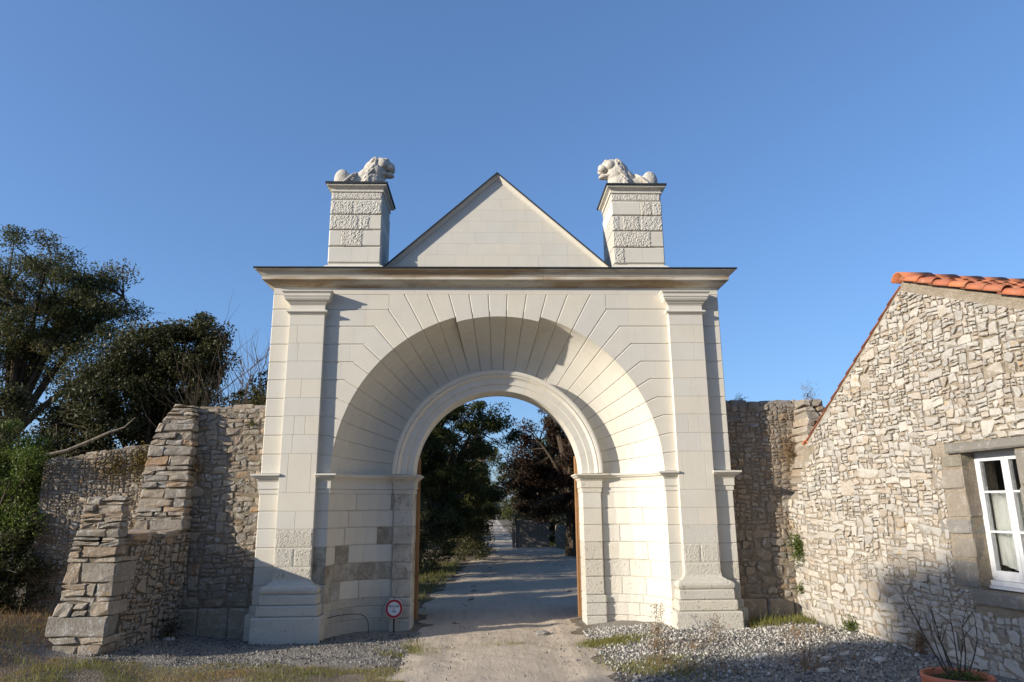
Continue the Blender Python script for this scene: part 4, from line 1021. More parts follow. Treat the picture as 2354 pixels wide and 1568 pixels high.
# window
wd = MB(); dW = -.165
def hbox(s0, s1, z0, z1, h0, h1):
    C = [frH(a, z, h) for z in (z0, z1) for a, h in ((s0, h1), (s1, h1), (s1, h0), (s0, h0))]
    return C, [(0, 3, 2, 1), (4, 5, 6, 7), (0, 1, 5, 4), (1, 2, 6, 5), (2, 3, 7, 6), (3, 0, 4, 7)]
FS0, FS1, FZ0, FZ1 = 3.375, 4.15, .90, 2.20
for bx in ((FS0, FS0 + .032, FZ0, FZ1), (FS1 - .032, FS1, FZ0, FZ1), (FS0, FS1, FZ1 - .03, FZ1 + .03), (FS0, FS1, FZ0, FZ0 + .03)): wd.add(*hbox(bx[0], bx[1], bx[2], bx[3], dW - .06, dW))
win = wd.build('window', WHITEPAINT, hs)
mid = (FS0 + FS1) / 2
for a, b in ((FS0 + .033, mid - .002), (mid + .002, FS1 - .033)):
    mb = MB()
    for bx in ((a, a + .042, FZ0 + .03, FZ1 - .03), (b - .042, b, FZ0 + .03, FZ1 - .03)): mb.add(*hbox(*bx, dW - .05, dW + .006))
    for z in (FZ0 + .03, FZ1 - .075): mb.add(*hbox(a + .042, b - .042, z, z + .045 + (.02 if z < 1 else 0), dW - .05, dW + .004))
    mb.build('casement', WHITEPAINT, win)
    for z in (FZ0 + .095 + .385, FZ0 + .095 + .795): V, F = hbox(a + .042, b - .042, z, z + .022, dW - .045, dW); mesh('glazing_bar', V, F, WHITEPAINT, win)
    for z0, z1 in ((FZ0 + .095, FZ0 + .48), (FZ0 + .502, FZ0 + .89), (FZ0 + .912, FZ1 - .075)):
        V, F = hbox(a + .042, b - .042, z0, z1, dW - .028, dW - .024); mesh('pane', V, F, GLASS, win)
mb = MB(); mb.add(*hbox(FS0 - .0, FS1, FZ0 - .055, FZ0 - .003, dW - .06, dW + .03)); mb.add(*hbox(FS0 - .0, FS1, FZ0 - .085, FZ0 - .058, dW - .06, dW + .055)); mb.build('window_sill', WHITEPAINT, win)
V = []; nC = 30
for i in range(nC + 1):       # net curtain, its lower hem gathered in a curve
    s = FS0 + .04 + (FS1 - FS0 - .08) * i / nC; t = abs(((s - FS0) / (mid - FS0)) % 1.0); h = dW - .11 + .012 * math.sin(i * 1.9)
    zb = FZ0 + .07 + .10 * (1 - t) ** 1.3 + .0
    V += [frH(s, 1.80, h), frH(s, zb, h)]
mesh('curtain', V, [(2 * i, 2 * i + 1, 2 * i + 3, 2 * i + 2) for i in range(nC)], CURTAIN, win, True)
V, F = hbox(2.6, 5.2, .1, 2.6, -3.2, -.421); mesh('room', V, [f[::-1] for f in F[:2]] + [f[::-1] for f in (F[3], F[4], F[5])], ROOM, hs)
# other outside walls of the house
mesh('side_wall', *hbox(GB - .42, GB, -.3, rake(GB), -6.0, -.421), MO_HOUSE, hs)
mesh('side_wall', *hbox(.2, .60, -.3, rake(.45), -6.0, -.421), MO_HOUSE, hs)
# roof
DEP = 6.0
def roofpt(s, off, dep): # off = height above rake
    return frH(s, rake(s) + off, -dep)
V = [roofpt(s, o, d) for d in (.03, DEP) for s, o in ((EV_S - .12, .0), (AP_S, .0), (6.0, .0), (6.0, .05), (AP_S, .05), (EV_S - .12, .05))]
roof = mesh('roof', V, [(0, 1, 4, 5), (1, 2, 3, 4), (6, 11, 10, 7), (7, 10, 9, 8), (5, 4, 10, 11), (4, 3, 9, 10), (0, 6, 7, 1), (1, 7, 8, 2), (0, 5, 11, 6), (2, 8, 9, 3)], MO_HOUSE, hs)
def barrel(L, r0, r1, arc=math.pi, n=7, th=.012):
    V = []; F = []
    for x, rr in ((0, r0), (L, r1)):
        for q in (rr, rr - th):
            for k in range(n + 1): a = (math.pi - arc) / 2 + arc * k / n; V.append((x, q * math.cos(a), q * math.sin(a)))
    m = n + 1
    for k in range(n): F += [(k, k + 1, 2 * m + k + 1, 2 * m + k), (m + k + 1, m + k, 3 * m + k, 3 * m + k + 1), (k + 1, k, m + k, m + k + 1), (2 * m + k, 2 * m + k + 1, 3 * m + k + 1, 3 * m + k)]
    F += [(0, 2 * m, 3 * m, m), (n, m + n, 3 * m + n, 2 * m + n)]
    return V, F
tV, tF = barrel(.30, .066, .08); tile_me = []
for k in range(4):
    me = bpy.data.meshes.new('roof_tile'); me.from_pydata(tV, [], tF); fin(me, TILE, True, .08 + .28 * k); tile_me.append(me)
rV, rF = barrel(.44, .105, .125); ridge_me = bpy.data.meshes.new('ridge_tile'); ridge_me.from_pydata(rV, [], rF); fin(ridge_me, TILE, True, .35)
rt = random.Random(4)
vV, vF = barrel(.30, .042, .05); verge_me = bpy.data.meshes.new('verge_tile'); verge_me.from_pydata(vV, [], vF); fin(verge_me, TILEDARK, True, .5)
def put(me, name, O, X, Z):
    X = Vector(X).normalized(); Z = Vector(Z); Z = (Z - X * Z.dot(X)).normalized(); Y = Z.cross(X)
    o = link(name, me, roof); o.matrix_local = Matrix(((X.x, Y.x, Z.x, O[0]), (X.y, Y.y, Z.y, O[1]), (X.z, Y.z, Z.z, O[2]), (0, 0, 0, 1))); o.matrix_parent_inverse = Matrix.Identity(4); return o
dn = (frH(AP_S + 1, rake(AP_S + 1), 0) - frH(AP_S, AP_Z, 0)).normalized(); up_n = Vector((0, 0, 1))
df = (frH(EV_S, EV_Z, 0) - frH(AP_S, AP_Z, 0)).normalized()
for c_ in range(15):
    dep = .03 + .185 * c_
    for k in range(13):
        p = frH(AP_S, AP_Z + .055 + .006 * (k % 2), -dep) + dn * (.02 + .235 * k); o = put(rt.choice(tile_me), 'roof_tile', p + Vector((rt.uniform(-.004, .004), 0, rt.uniform(-.004, .006))), dn - Vector((0, 0, -.05)), up_n)
for c_ in range(2):
    for k in range(12):
        p = frH(AP_S, AP_Z - .012, -(.03 + .1 * c_)) + df * (.02 + .235 * k); put(verge_me, 'verge_tile', p, df - Vector((0, 0, -.05)), up_n)
for k in range(10):
    p = frH(AP_S, AP_Z + .05, .05 - .36 * k); put(ridge_me, 'ridge_tile', p + Vector((0, 0, rt.uniform(-.004, .006))), HN * -1, up_n)
# a loose eave tile at the low corner
put(tile_me[1], 'roof_tile', frH(EV_S - .02, EV_Z - .03, .02), HN * -1 + Vector((0, 0, -.1)), up_n)
# ---------------------------------------------------------------- ground, track, gravel, grass
nr = np.random.default_rng(11)
def vnoise(x, y, s, seed=0):
    """cheap smooth value noise"""
    x = np.asarray(x) * s + seed * 17.3; y = np.asarray(y) * s + seed * 5.1
    return (np.sin(x * 1.7 + 1.3 * np.sin(y * 1.1 + seed)) + np.sin(y * 2.1 + 1.7 * np.sin(x * .9 + 2 * seed)) + np.sin((x + y) * 3.1 + seed) * .5) / 2.5
def grid(xs, ys, fz):
    X, Y = np.meshgrid(xs, ys); Z = fz(X, Y); nx, ny = len(xs), len(ys); V = np.stack([X.ravel(), Y.ravel(), Z.ravel()], 1)
    i = np.arange(nx * ny).reshape(ny, nx); F = np.stack([i[:-1, :-1].ravel(), i[:-1, 1:].ravel(), i[1:, 1:].ravel(), i[1:, :-1].ravel()], 1); return V, F
xs = np.concatenate([np.linspace(-700, -30, 12), np.linspace(-26, -10.5, 16), np.arange(-10, 8.01, .09), np.linspace(8.5, 26, 16), np.linspace(30, 700, 12)])
ys = np.concatenate([np.linspace(-120, -14, 8), np.linspace(-12, -6.2, 12), np.arange(-6, 2.01, .08), np.arange(2.2, 24, .3), np.linspace(25, 80, 40), np.linspace(100, 1500, 10)])
def gfun(X, Y): return ground_z(X, Y) + .010 * vnoise(X, Y, 5) + .012 * vnoise(X, Y, 1.6, 2) + .006 * vnoise(X, Y, 13, 3)
def ground_mat2():
    t = NT('ground_soil'); sp = t.n('SeparateXYZ'); t.set(sp.inputs[0], t.pos); x, y = sp.outputs[0], sp.outputs[1]
    soil = t.mix(t.ramp(t.noise(1.3, 6, .65), .3, .7), (.25, .205, .15), (.17, .14, .10)); soil = t.mix(t.math('MULTIPLY', t.ramp(t.noise(9, 5, .7), .45, .7), .6), soil, (.11, .10, .07))
    grav = t.mix(t.ramp(t.noise(30, 5, .7), .35, .7), (.22, .20, .17), (.36, .335, .29)); grav = t.mix(t.ramp(t.voronoi(48), .22, .06), grav, (.42, .40, .36))
    nz = t.math('MULTIPLY', t.math('SUBTRACT', t.noise(2.2, 4), .5), 1.6)
    side = t.ramp(t.math('ADD', x, nz), 1.0, 1.7); left = t.math('MULTIPLY', t.ramp(t.math('ADD', x, nz), -.9, -1.5), t.ramp(t.math('ADD', y, t.math('MULTIPLY', nz, .6)), -1.9, -1.5))
    m = t.math('MULTIPLY', t.math('MAXIMUM', side, left), t.ramp(y, 1.4, .9)); m = t.math('MULTIPLY', m, t.ramp(x, -6.2, -5.2))
    col = t.mix(m, soil, grav)
    h = t.math('ADD', t.noise(14, 5, .7), t.math('MULTIPLY', t.voronoi(50), .7)); return t.done(col, 1.0, t.bump(h, .8, .03), .05)
g = fast_mesh('ground', *grid(xs, ys, gfun), ground_mat2(), None, True); g['kind'] = 'structure'
# track through the arch
def track_c(y):
    return np.interp(y, [-12, 1.3, 3.5, 11, 18, 24, 80], [.0, .0, .4, .95, 1.5, .4, .25]), np.interp(y, [-12, 1.3, 3.0, 11, 18, 24, 80], [1.32, 1.28, 1.8, 1.9, 1.5, .9, .85])
ty = np.concatenate([np.arange(-9, 3, .07), np.arange(3, 30, .3), np.linspace(31, 80, 30)]); tu = np.linspace(-1.25, 1.25, 60)
T, Yt = np.meshgrid(tu, ty); c0, hw0 = track_c(Yt); Xt = c0 + T * hw0
rut = -.016 * np.exp(-((np.abs(T) - .52) / .16) ** 2)
Zt = gfun(Xt, Yt) * .6 + ground_z(Xt, Yt) * .4 + .022 - .05 * np.clip(np.abs(T) - .72, 0, 1) / .5 + rut + .018 * vnoise(Xt, Yt, 3.2, 4) * np.clip(np.abs(T) - .4, 0, 1) * 1.6 + .004 * vnoise(Xt, Yt, 9, 6)
nt_, nu = T.shape; i = np.arange(nt_ * nu).reshape(nt_, nu)
trk = fast_mesh('path', np.stack([Xt.ravel(), Yt.ravel(), Zt.ravel()], 1), np.stack([i[:-1, :-1].ravel(), i[:-1, 1:].ravel(), i[1:, 1:].ravel(), i[1:, :-1].ravel()], 1), PATH, None, True); trk['kind'] = 'structure'
def gauss_leaf_frames(n, up=0.0):
    d = nr.normal(size=(n, 3)); d[:, 2] += up; d /= np.linalg.norm(d, axis=1)[:, None]; e = nr.normal(size=(n, 3)); e -= (e * d).sum(1)[:, None] * d; e /= np.linalg.norm(e, axis=1)[:, None]; return d, e
# gravel
oc = np.array([(1, 0, 0), (-1, 0, 0), (0, 1, 0), (0, -1, 0), (0, 0, 1), (0, 0, -1)], float); of = np.array([(0, 2, 4), (2, 1, 4), (1, 3, 4), (3, 0, 4), (2, 0, 5), (1, 2, 5), (3, 1, 5), (0, 3, 5)])
def pebbles(name, label, P, size, rnd):
    n = len(P); a, b = gauss_leaf_frames(n); c = np.cross(a, b); s = size[:, None] * nr.uniform(.55, 1.35, (n, 3)); s[:, 2] *= .7
    V = P[:, None, :] + oc[None, :, 0:1] * (a * s[:, :1])[:, None] + oc[None, :, 1:2] * (b * s[:, 1:2])[:, None] + oc[None, :, 2:3] * (c * s[:, 2:])[:, None]
    V += nr.normal(0, .12, V.shape) * size[:, None, None]
    F = (of[None] + 6 * np.arange(n)[:, None, None]).reshape(-1, 3); o = fast_mesh(name, V.reshape(-1, 3), F, PEBBLE, None, False, np.repeat(rnd, 6)); tag(o, label, 'gravel', None, 'stuff'); return o
def scatter(n, x0, x1, y0, y1, keep=None):
    x = nr.uniform(x0, x1, n); y = nr.uniform(y0, y1, n)
    if keep is not None: k = keep(x, y); x, y = x[k], y[k]
    return x, y
def on_ground(x, y, dz=0.0): return np.stack([x, y, gfun(x, y) + dz], 1)
x, y = scatter(9000, -5.0, -1.15, -2.0, .35, lambda x, y: (y > -1.75 + .25 * vnoise(x, y, 1.5)) & (np.abs(vnoise(x, y, 3)) < nr.uniform(.1, 1, len(x))))
pebbles('gravel', 'grey gravel along the foot of the left wall and plinth', on_ground(x, y, .004), nr.gamma(3, .0026, len(x)) + .003, np.clip(nr.normal(.26, .17, len(x)) + (nr.random(len(x)) < .07) * .5, 0, .9))
x, y = scatter(15000, 1.2, 4.9, -4.2, .3, lambda x, y: x < 4.5 - y * .15)
rr = np.where(nr.random(len(x)) < np.clip(.55 + .22 * (y + 1.6), .15, .8), nr.uniform(.72, .93, len(x)), nr.uniform(.05, .55, len(x)))
pebbles('gravel', 'white and grey gravel in front of the right plinth and house', on_ground(x, y, .004), nr.gamma(2.4, .0038, len(x)) + .004, rr)
x, y = scatter(900, -1.3, 1.3, -3.6, 1.0); pebbles('gravel', 'scattered pebbles on the sandy track', on_ground(x, y, .02), nr.gamma(2, .003, len(x)) + .003, np.clip(nr.normal(.5, .2, len(x)), 0, .93))
# a few larger white stones lying about
for k, (px, py, s_) in enumerate([(.62, .12, .075), (3.6, -2.35, .05), (3.9, -2.15, .045), (3.3, -2.9, .05), (-4.5, -.25, .06), (4.15, -2.45, .055), (2.9, -2.2, .04)]):
    bm = bmesh.new(); bmesh.ops.create_icosphere(bm, subdivisions=2, radius=1)
    for v in bm.verts: v.co = Vector((v.co.x * s_ * 1.4, v.co.y * s_, v.co.z * s_ * .6)) * (1 + rng.uniform(-.14, .14)) + Vector((px, py, gz(px, py) + s_ * .3))
    me = bpy.data.meshes.new('loose_stone'); bm.to_mesh(me); bm.free(); fin(me, PEBBLE, False, .8 if k else .55)
    tag(link('loose_stone', me), ['pale loose stone lying on the sandy track under the arch', 'flat white stone on dark gravel left of the flowerpot', 'white stone close to the house wall beyond the flowerpot', 'white stone in the shadow in the lower right foreground', 'grey loose stone at the foot of the left buttress flank', 'white stone against the base of the house wall', 'small white stone among the weeds right of the track'][k], 'stone', 'loose stones on the ground')
# grass
def blades(name, label, x, y, h, wd, rnd, m=LF_GRASS, lean=.45, cat='grass'):
    n = len(x); b = on_ground(x, y, -.005); a = nr.uniform(0, 2 * math.pi, n); l = np.abs(nr.normal(0, lean, n)) * h
    side = np.stack([np.cos(a), np.sin(a), np.zeros(n)], 1) * (wd / 2)[:, None]; a2 = nr.uniform(0, 2 * math.pi, n); off = np.stack([np.cos(a2) * l, np.sin(a2) * l, h], 1)
    V = np.stack([b - side, b + side, b + off * .55 + side * .7, b + off * .55 - side * .7, b + off * np.array([1.35, 1.35, 1.0])], 1).reshape(-1, 3)
    k = 5 * np.arange(n)[:, None]; F = np.concatenate([k + np.array([[0, 1, 2]]), k + np.array([[0, 2, 3]]), k + np.array([[3, 2, 4]])]); o = fast_mesh(name, V, F, m, None, False, np.repeat(rnd, 5)); tag(o, label, cat, None, 'stuff'); return o
def patch(n, cx, cy, rx, ry, thr=-.2, s=2.5):
    x = nr.normal(cx, rx, n); y = nr.normal(cy, ry, n); k = vnoise(x, y, s, 7) > thr; return x[k], y[k]
x, y = scatter(30000, -5.2, -.85, -3.9, -1.45, lambda x, y: (y < -1.62 - .18 * (x + 3) * .3 + .3 * vnoise(x, y, 1.3, 5)) & (vnoise(x, y, 2.6, 7) > -.45) & (x < -1.05 + .2 * vnoise(x, y, 3)))
dry = np.clip(.52 + .5 * vnoise(x, y, 1.9, 9) + nr.normal(0, .22, len(x)), 0, 1)
blades('grass', 'short green and rusty grass strip in the left foreground', x, y, nr.gamma(4, .0055, len(x)) + .005, np.full(len(x), .006), dry)
for nm, a in (('bright grass tuft beside the track by the right jamb', (5200, 1.42, -.72, .24, .13, -.6)), ('thin grass patch in the middle of the sandy track', (900, .02, -.62, .22, .09, -.4)), ('thin grass growing at the left edge of the track', (2600, -1.15, -1.0, .2, .35, -.1)), ('dark weedy grass in the shadow right of the track', (5200, 1.65, -2.4, .32, .5, -.3))):
    x, y = patch(*a); blades('grass', nm, x, y, nr.gamma(4, .007, len(x)) + .006, np.full(len(x), .006), np.clip(nr.normal(.38, .22, len(x)), 0, 1))
x, y = scatter(3500, 1.6, 4.4, -3.2, -.25, lambda x, y: vnoise(x, y, 2.2, 3) > .35); blades('weeds', 'sparse rusty weeds in the right gravel', x, y, nr.gamma(3, .022, len(x)) + .02, np.full(len(x), .006), nr.random(len(x)), LF_DRY, cat='weeds')
x, y = scatter(1300, 3.5, 4.45, -.35, .18); blades('grass', 'green grass at the foot of the wall beside the house corner', x, y, nr.gamma(3, .02, len(x)) + .02, np.full(len(x), .007), nr.random(len(x)) * .6)
x, y = scatter(9000, -7.6, -5.0, -3.2, .1, lambda x, y: (x < -5.55 - .1 * y) | (y < -1.45)); blades('dry_weeds', 'dry brown weeds on the bank left of the buttress', x, y, nr.gamma(2.5, .032, len(x)) * np.clip(1.3 - (x + 7.4) * .6, .15, 1.3) + .012, np.full(len(x), .007), nr.random(len(x)), LF_DRY, .6, 'weeds')
x, y = scatter(5000, -7.6, -4.6, -3.2, -.2, lambda x, y: (vnoise(x, y, 2.1, 4) > .1) & ((x < -5.6) | (y < -1.5))); blades('grass', 'green grass tufts on the bank left of the buttress', x, y, nr.gamma(3, .016, len(x)) + .01, np.full(len(x), .007), nr.random(len(x)) * .8)
x, y = scatter(9000, -4.5, -1.0, 1.6, 12, lambda x, y: x < track_c(y)[0] - track_c(y)[1] + .25 * vnoise(x, y, 2)); blades('grass', 'shaded grass verge left of the track beyond the arch', x, y, nr.gamma(4, .02, len(x)) + .02, np.full(len(x), .012), nr.random(len(x)) * .8)
x, y = scatter(7000, 2.0, 7.5, 8.5, 26, lambda x, y: x > track_c(y)[0] + track_c(y)[1] + .25 * vnoise(x, y, 2)); blades('grass', 'grass verge right of the far track', x, y, nr.gamma(4, .025, len(x)) + .03, np.full(len(x), .018), nr.random(len(x)) * .6)

# ---------------------------------------------------------------- trees and shrubs
def leaves(C, size, aspect=.45, up=.0, fold=False):
    n = len(C); d, e = gauss_leaf_frames(n, up); L = (size * nr.uniform(.65, 1.3, n))[:, None]; Wd = L * aspect
    V = np.stack([C - d * L * .5, C + e * Wd * .5, C + d * L * .5, C - e * Wd * .5], 1).reshape(-1, 3); F = 4 * np.arange(n)[:, None] + np.array([[0, 1, 2, 3]]); return V, F
def bez(a, b, c, n=6): return [Vector(a) * (1 - t) ** 2 + Vector(b) * 2 * t * (1 - t) + Vector(c) * t * t for t in [i / (n - 1) for i in range(n)]]
def tree(name, label, base, lobes, nclump, nleaf, lsize, lm, bm_, seed, tr=.14, rc=.3, group=None, cat='tree', aspect=.45, fork=.45, shell=.55, lean=(0, 0), twigs=0, extra=None):
    """trunk with limbs to every leaf clump; lobes = ellipsoids (cx,cy,cz,rx,ry,rz)"""
    r = random.Random(seed); root = thing(name, label, cat, base, group); B = Vector(base); mb = MB(); C = []; vol = [l[3] * l[4] * l[5] for l in lobes]
    ctr = Vector((sum(l[0] * v for l, v in zip(lobes, vol)), sum(l[1] * v for l, v in zip(lobes, vol)), sum(l[2] * v for l, v in zip(lobes, vol)))) / sum(vol)
    F0 = B.lerp(ctr, fork); F0.x += lean[0]; F0.y += lean[1]
    mb.add(*tube(bez(B + Vector((0, 0, -.1)), (B + F0) / 2 + Vector((r.uniform(-.15, .15), 0, 0)), F0, 7), [tr * (1.25 - .5 * i / 6) for i in range(7)], 8))
    mains = []
    for l in lobes:
        for q in range(max(2, int(5 * l[3] * l[4] * l[5] / max(vol)))):
            a = r.uniform(0, 6.28); p = Vector((l[0] + .5 * l[3] * math.cos(a), l[1] + .5 * l[4] * math.sin(a), l[2] + r.uniform(-.25, .5) * l[5])); pts = bez(F0, F0.lerp(p, .45) + Vector((0, 0, .18 * (p - F0).length)), p, 7)
            mb.add(*tube(pts, [tr * .62 * (1 - .75 * i / 6) for i in range(7)], 6)); mains.append(pts)
    for k in range(nclump):
        l = r.choices(lobes, vol)[0]
        while True:
            p = Vector((r.uniform(-1, 1), r.uniform(-1, 1), r.uniform(-1, 1)))
            if shell * r.random() ** .5 < p.length < 1: break
        p = Vector((l[0] + p.x * l[3], l[1] + p.y * l[4], l[2] + p.z * l[5])); C.append(p)
        pts = r.choice(mains); q = min((pt for m_ in mains for pt in m_[2:]), key=lambda v: (v - p).length + r.uniform(0, .3)); d = (p - q).length
        mb.add(*tube(bez(q, q.lerp(p, .5) + Vector((r.uniform(-.2, .2) * d, r.uniform(-.2, .2) * d, .12 * d)), p, 5), [max(.006, tr * .16 * (1 - .8 * i / 4)) for i in range(5)], 5, False))
        for t in range(twigs):
            e = p + Vector((r.gauss(0, rc), r.gauss(0, rc), r.gauss(.3, .6) * rc)) * .75; mb.add(*tube(bez(p, p.lerp(e, .5) + Vector((0, 0, .05)), e, 4), [.006, .005, .004, .002], 3, False))
    mb.build('trunk', bm_, root)
    if nleaf:
        Cn = np.array([tuple(c) for c in C]); w_ = nr.uniform(.4, 1.6, len(Cn)); idx = nr.choice(len(Cn), nleaf, p=w_ / w_.sum()); rad = nr.uniform(.65, 1.35, len(Cn))[idx][:, None] * rc
        off = nr.normal(size=(nleaf, 3)); off /= np.linalg.norm(off, axis=1)[:, None]; off *= nr.random((nleaf, 1)) ** .45 * rad; off[:, 2] *= .7
        P = Cn[idx] + off; V, F = leaves(P, np.full(nleaf, lsize), aspect, .25); ct = nr.random(len(Cn))[idx]; rnd = np.clip(ct * .55 + nr.random(nleaf) * .5 + (nr.random(nleaf) < .04) * .4, 0, 1)
        fast_mesh('crown', V, F, lm, root, False, np.repeat(rnd, 4))
    return root
tree('acacia_tree', 'tall open acacia tree with dark crooked limbs at the left edge', (-10.1, 4.4, 0), [(-9.9, 4.2, 6.1, 1.7, 1.4, 1.45), (-8.55, 4.2, 6.1, 1.0, .9, .85), (-10.6, 4.2, 4.6, 1.1, 1.0, 1.0), (-8.6, 4.0, 4.8, 1.2, .8, .8)], 230, 80000, .066, LF_ACACIA, BARK, 1, .15, .36, shell=.3, aspect=.36, twigs=2, lean=(-.2, 0), fork=.55)
tree('evergreen_tree', 'dense dark evergreen tree behind the tall left wall', (-6.4, 2.7, 0), [(-6.35, 2.7, 4.05, 1.05, .85, 1.15), (-5.75, 2.6, 4.6, .62, .6, .72), (-6.9, 2.6, 3.6, .9, .7, .9)], 160, 62000, .062, LF_EVERG, BARK, 2, .13, .30, shell=.3, aspect=.5, twigs=1)
tree('understory_shrub', 'dark tangled shrub under the acacia behind the low wall', (-8.4, 2.4, 0), [(-8.5, 2.3, 2.5, 1.7, .8, 1.5), (-7.3, 2.0, 3.0, 1.0, .6, .9)], 150, 46000, .07, LF_EVERG, BARK, 3, .09, .34, cat='shrub', twigs=2)
tree('green_shrub', 'bright green feathery shrub in front of the low wall', (-7.65, .5, .25), [(-7.9, .6, 1.9, 1.0, .5, 1.2), (-7.25, .62, 2.35, .5, .35, .55), (-7.6, .35, 1.0, .9, .45, .9), (-6.98, .06, 1.9, .36, .13, .75), (-7.05, -.05, .95, .42, .16, .75)], 190, 66000, .045, LF_GREEN, BARK, 4, .07, .24, cat='shrub', twigs=1, shell=.45)
tree('bramble_shrub', 'dark bramble thicket with pale stems beside the buttress', (-7.0, .1, .25), [(-6.85, .1, 1.0, .42, .3, .75), (-7.3, .0, .8, .5, .35, .55)], 60, 12000, .05, LF_EVERG, BARKPALE, 5, .03, .2, cat='shrub', twigs=3, fork=.2)
def bare(name, label, base, h, spread, seed, n=7, thick=.022, m=TWIG, group='bare saplings behind the left wall', cat='sapling', levels=3):
    r = random.Random(seed); root = thing(name, label, cat, base, group); mb = MB(); B = Vector(base)
    def grow(p, d, L, rad, lev):
        pts = [p]; q = p.copy(); dd = d.copy()
        for i in range(6): dd = (dd + Vector((r.gauss(0, .16), r.gauss(0, .16), .05))).normalized(); q = q + dd * L / 6; pts.append(q.copy())
        mb.add(*tube(pts, [rad * (1 - .8 * i / 6) for i in range(7)], 4 if lev else 5, False))
        if lev < levels - 1:
            for k in range(r.randint(4, 7)):
                i = r.randint(1, 5); sd = Vector((r.gauss(0, 1), r.gauss(0, 1), r.uniform(.1, 1.0))).normalized(); grow(pts[i], (dd * .6 + sd * .75).normalized(), L * r.uniform(.35, .6), rad * .5, lev + 1)
    for k in range(n): a = r.uniform(0, 6.28); grow(B + Vector((r.gauss(0, .12), r.gauss(0, .1), 0)), Vector((math.cos(a) * spread, math.sin(a) * spread, 1)).normalized(), h * r.uniform(.75, 1.05), thick, 0)
    mb.build('stems', m, root); return root
bare('bare_sapling', 'bare leafless sapling touching the gateway corner above the left wall', (-4.35, 1.7, 1.2), 3.6, .10, 41, 7, .02)
bare('bare_sapling', 'bare leafless sapling between the evergreen and the other bare sapling', (-4.95, 1.9, 1.2), 3.1, .10, 43, 6, .018)
tree('ivy_clump', 'dark ivy clump on top of the left wall by the gateway', (-4.25, 1.2, 2.6), [(-4.15, 1.2, 3.45, .25, .2, .2)], 10, 1500, .06, LF_EVERG, TWIG, 44, .02, .13, cat='ivy')
# a fallen dead branch lying on the low wall
mb = MB(); mb.add(*tube([(-6.9, .32, 2.50), (-6.55, .34, 2.58), (-6.2, .36, 2.74), (-5.95, .36, 2.86), (-5.82, .36, 2.9)], [.022, .027, .024, .02, .015], 8)); mb.add(*tube([(-5.9, .36, 2.87), (-5.75, .37, 2.93), (-5.6, .37, 3.08)], [.018, .012, .005], 5)); tag(mb.build('fallen_branch', BARKPALE), 'pale dead branch lying on top of the low left wall', 'branch')
# beyond the arch
tree('hedge_tree', 'leafy green tree left of the track seen through the arch', (-2.3, 9.8, 0), [(-1.35, 9.6, 3.5, 1.35, 1.2, 1.25), (-.12, 9.8, 3.95, .80, .8, .9), (-1.5, 10, 2.0, 1.1, 1.6, 1.2), (-.45, 12.5, 2.4, .75, 1.2, 1.5)], 210, 64000, .075, LF_ARCH, BARK, 51, .15, .3, twigs=1, shell=.35)
tree('hedge_shrub', 'dark shrub at the left verge just beyond the arch', (-2.5, 5.6, 0), [(-2.35, 5.8, 1.1, .8, 1.6, 1.4), (-1.75, 8.3, .9, .75, 1.3, 1.1), (-.85, 13.5, .9, .75, 2.2, 1.0), (-2.8, 4.0, 1.6, .7, 1.0, 1.4)], 150, 34000, .07, LF_EVERG, BARK, 52, .06, .3, cat='shrub', twigs=1)
tree('copper_tree', 'copper leaved tree right of the track seen through the arch', (2.7, 14.5, 0), [(2.4, 14, 3.3, 1.6, 1.3, 1.9), (3.7, 14, 3.0, 1.5, 1.2, 1.8), (1.3, 14.3, 2.7, .95, .8, 1.4), (1.5, 13.6, 1.7, .7, .6, .5), (3.4, 13.6, 1.6, 1.2, 1.0, .7), (2.4, 12, 7.0, 2.4, 2.2, .9)], 260, 80000, .085, LF_COPPER, BARK, 53, .2, .36, twigs=4, shell=.3)  # last lobe is an out-of-view canopy added to shade the track
tree('copper_tree', 'second dark trunked tree behind the copper tree by the stone wall', (3.3, 17, 0), [(3.6, 17.2, 3.4, 1.8, 1.2, 2.0), (1.5, 18.6, 2.9, 1.1, .9, 1.3)], 110, 22000, .11, LF_COPPER, BARK, 54, .16, .4, twigs=3)
tree('added_shade_tree', 'tall dark tree added behind the left wall to shade the yard', (-6.0, 7.5, 0), [(-5.4, 7.5, 3.0, 1.9, 1.6, 2.3), (-4.4, 9.6, 2.6, 1.2, 1.4, 2.1), (-2.0, 8.5, 7.0, 3.6, 2.6, .9)], 200, 70000, .11, LF_EVERG, BARK, 55, .2, .42)  # added to block sun and skylight; its high lobe stays hidden
tree('added_shade_tree', 'tall dark tree added left of the yard, its hidden canopy blocking skylight', (-4.6, 14.5, 0), [(-4.0, 14.5, 3.6, 2.0, 2.0, 2.8), (-2.0, 17, 3.6, 1.8, 1.5, 2.4), (.3, 15.5, 8.0, 3.8, 3.0, .9)], 190, 60000, .13, LF_EVERG, BARK, 56, .2, .45)  # added shade: unseen high lobe spreads over the yard
for k, (bx_, by, l, lb) in enumerate([((-3.2), 30, (-3.3, 30, 2.6, 2.3, 3.5, 2.4), 'far hedge tree left of the distant track'), (5.0, 36, (4.9, 36, 3.2, 3.2, 3.0, 3.0), 'far hedge tree right of the distant track'), (-2.6, 52, (-2.2, 52, 3.2, 2.6, 3.0, 2.8), 'farthest tree left of the vanishing track'), (3.6, 60, (3.2, 60, 3.4, 3.0, 3.0, 3.2), 'farthest tree right of the vanishing track'), (-6.5, 19, (-6, 19, 3.6, 3.2, 2.5, 3.2), 'broad tree behind the leafy tree left of the track')]):
    tree('hedge_tree', lb, (bx_, by, 0), [l], 110, 15000, .17 if by > 25 else .12, LF_ARCH, BARK, 60 + k, .18, .6, 'trees along the far track')
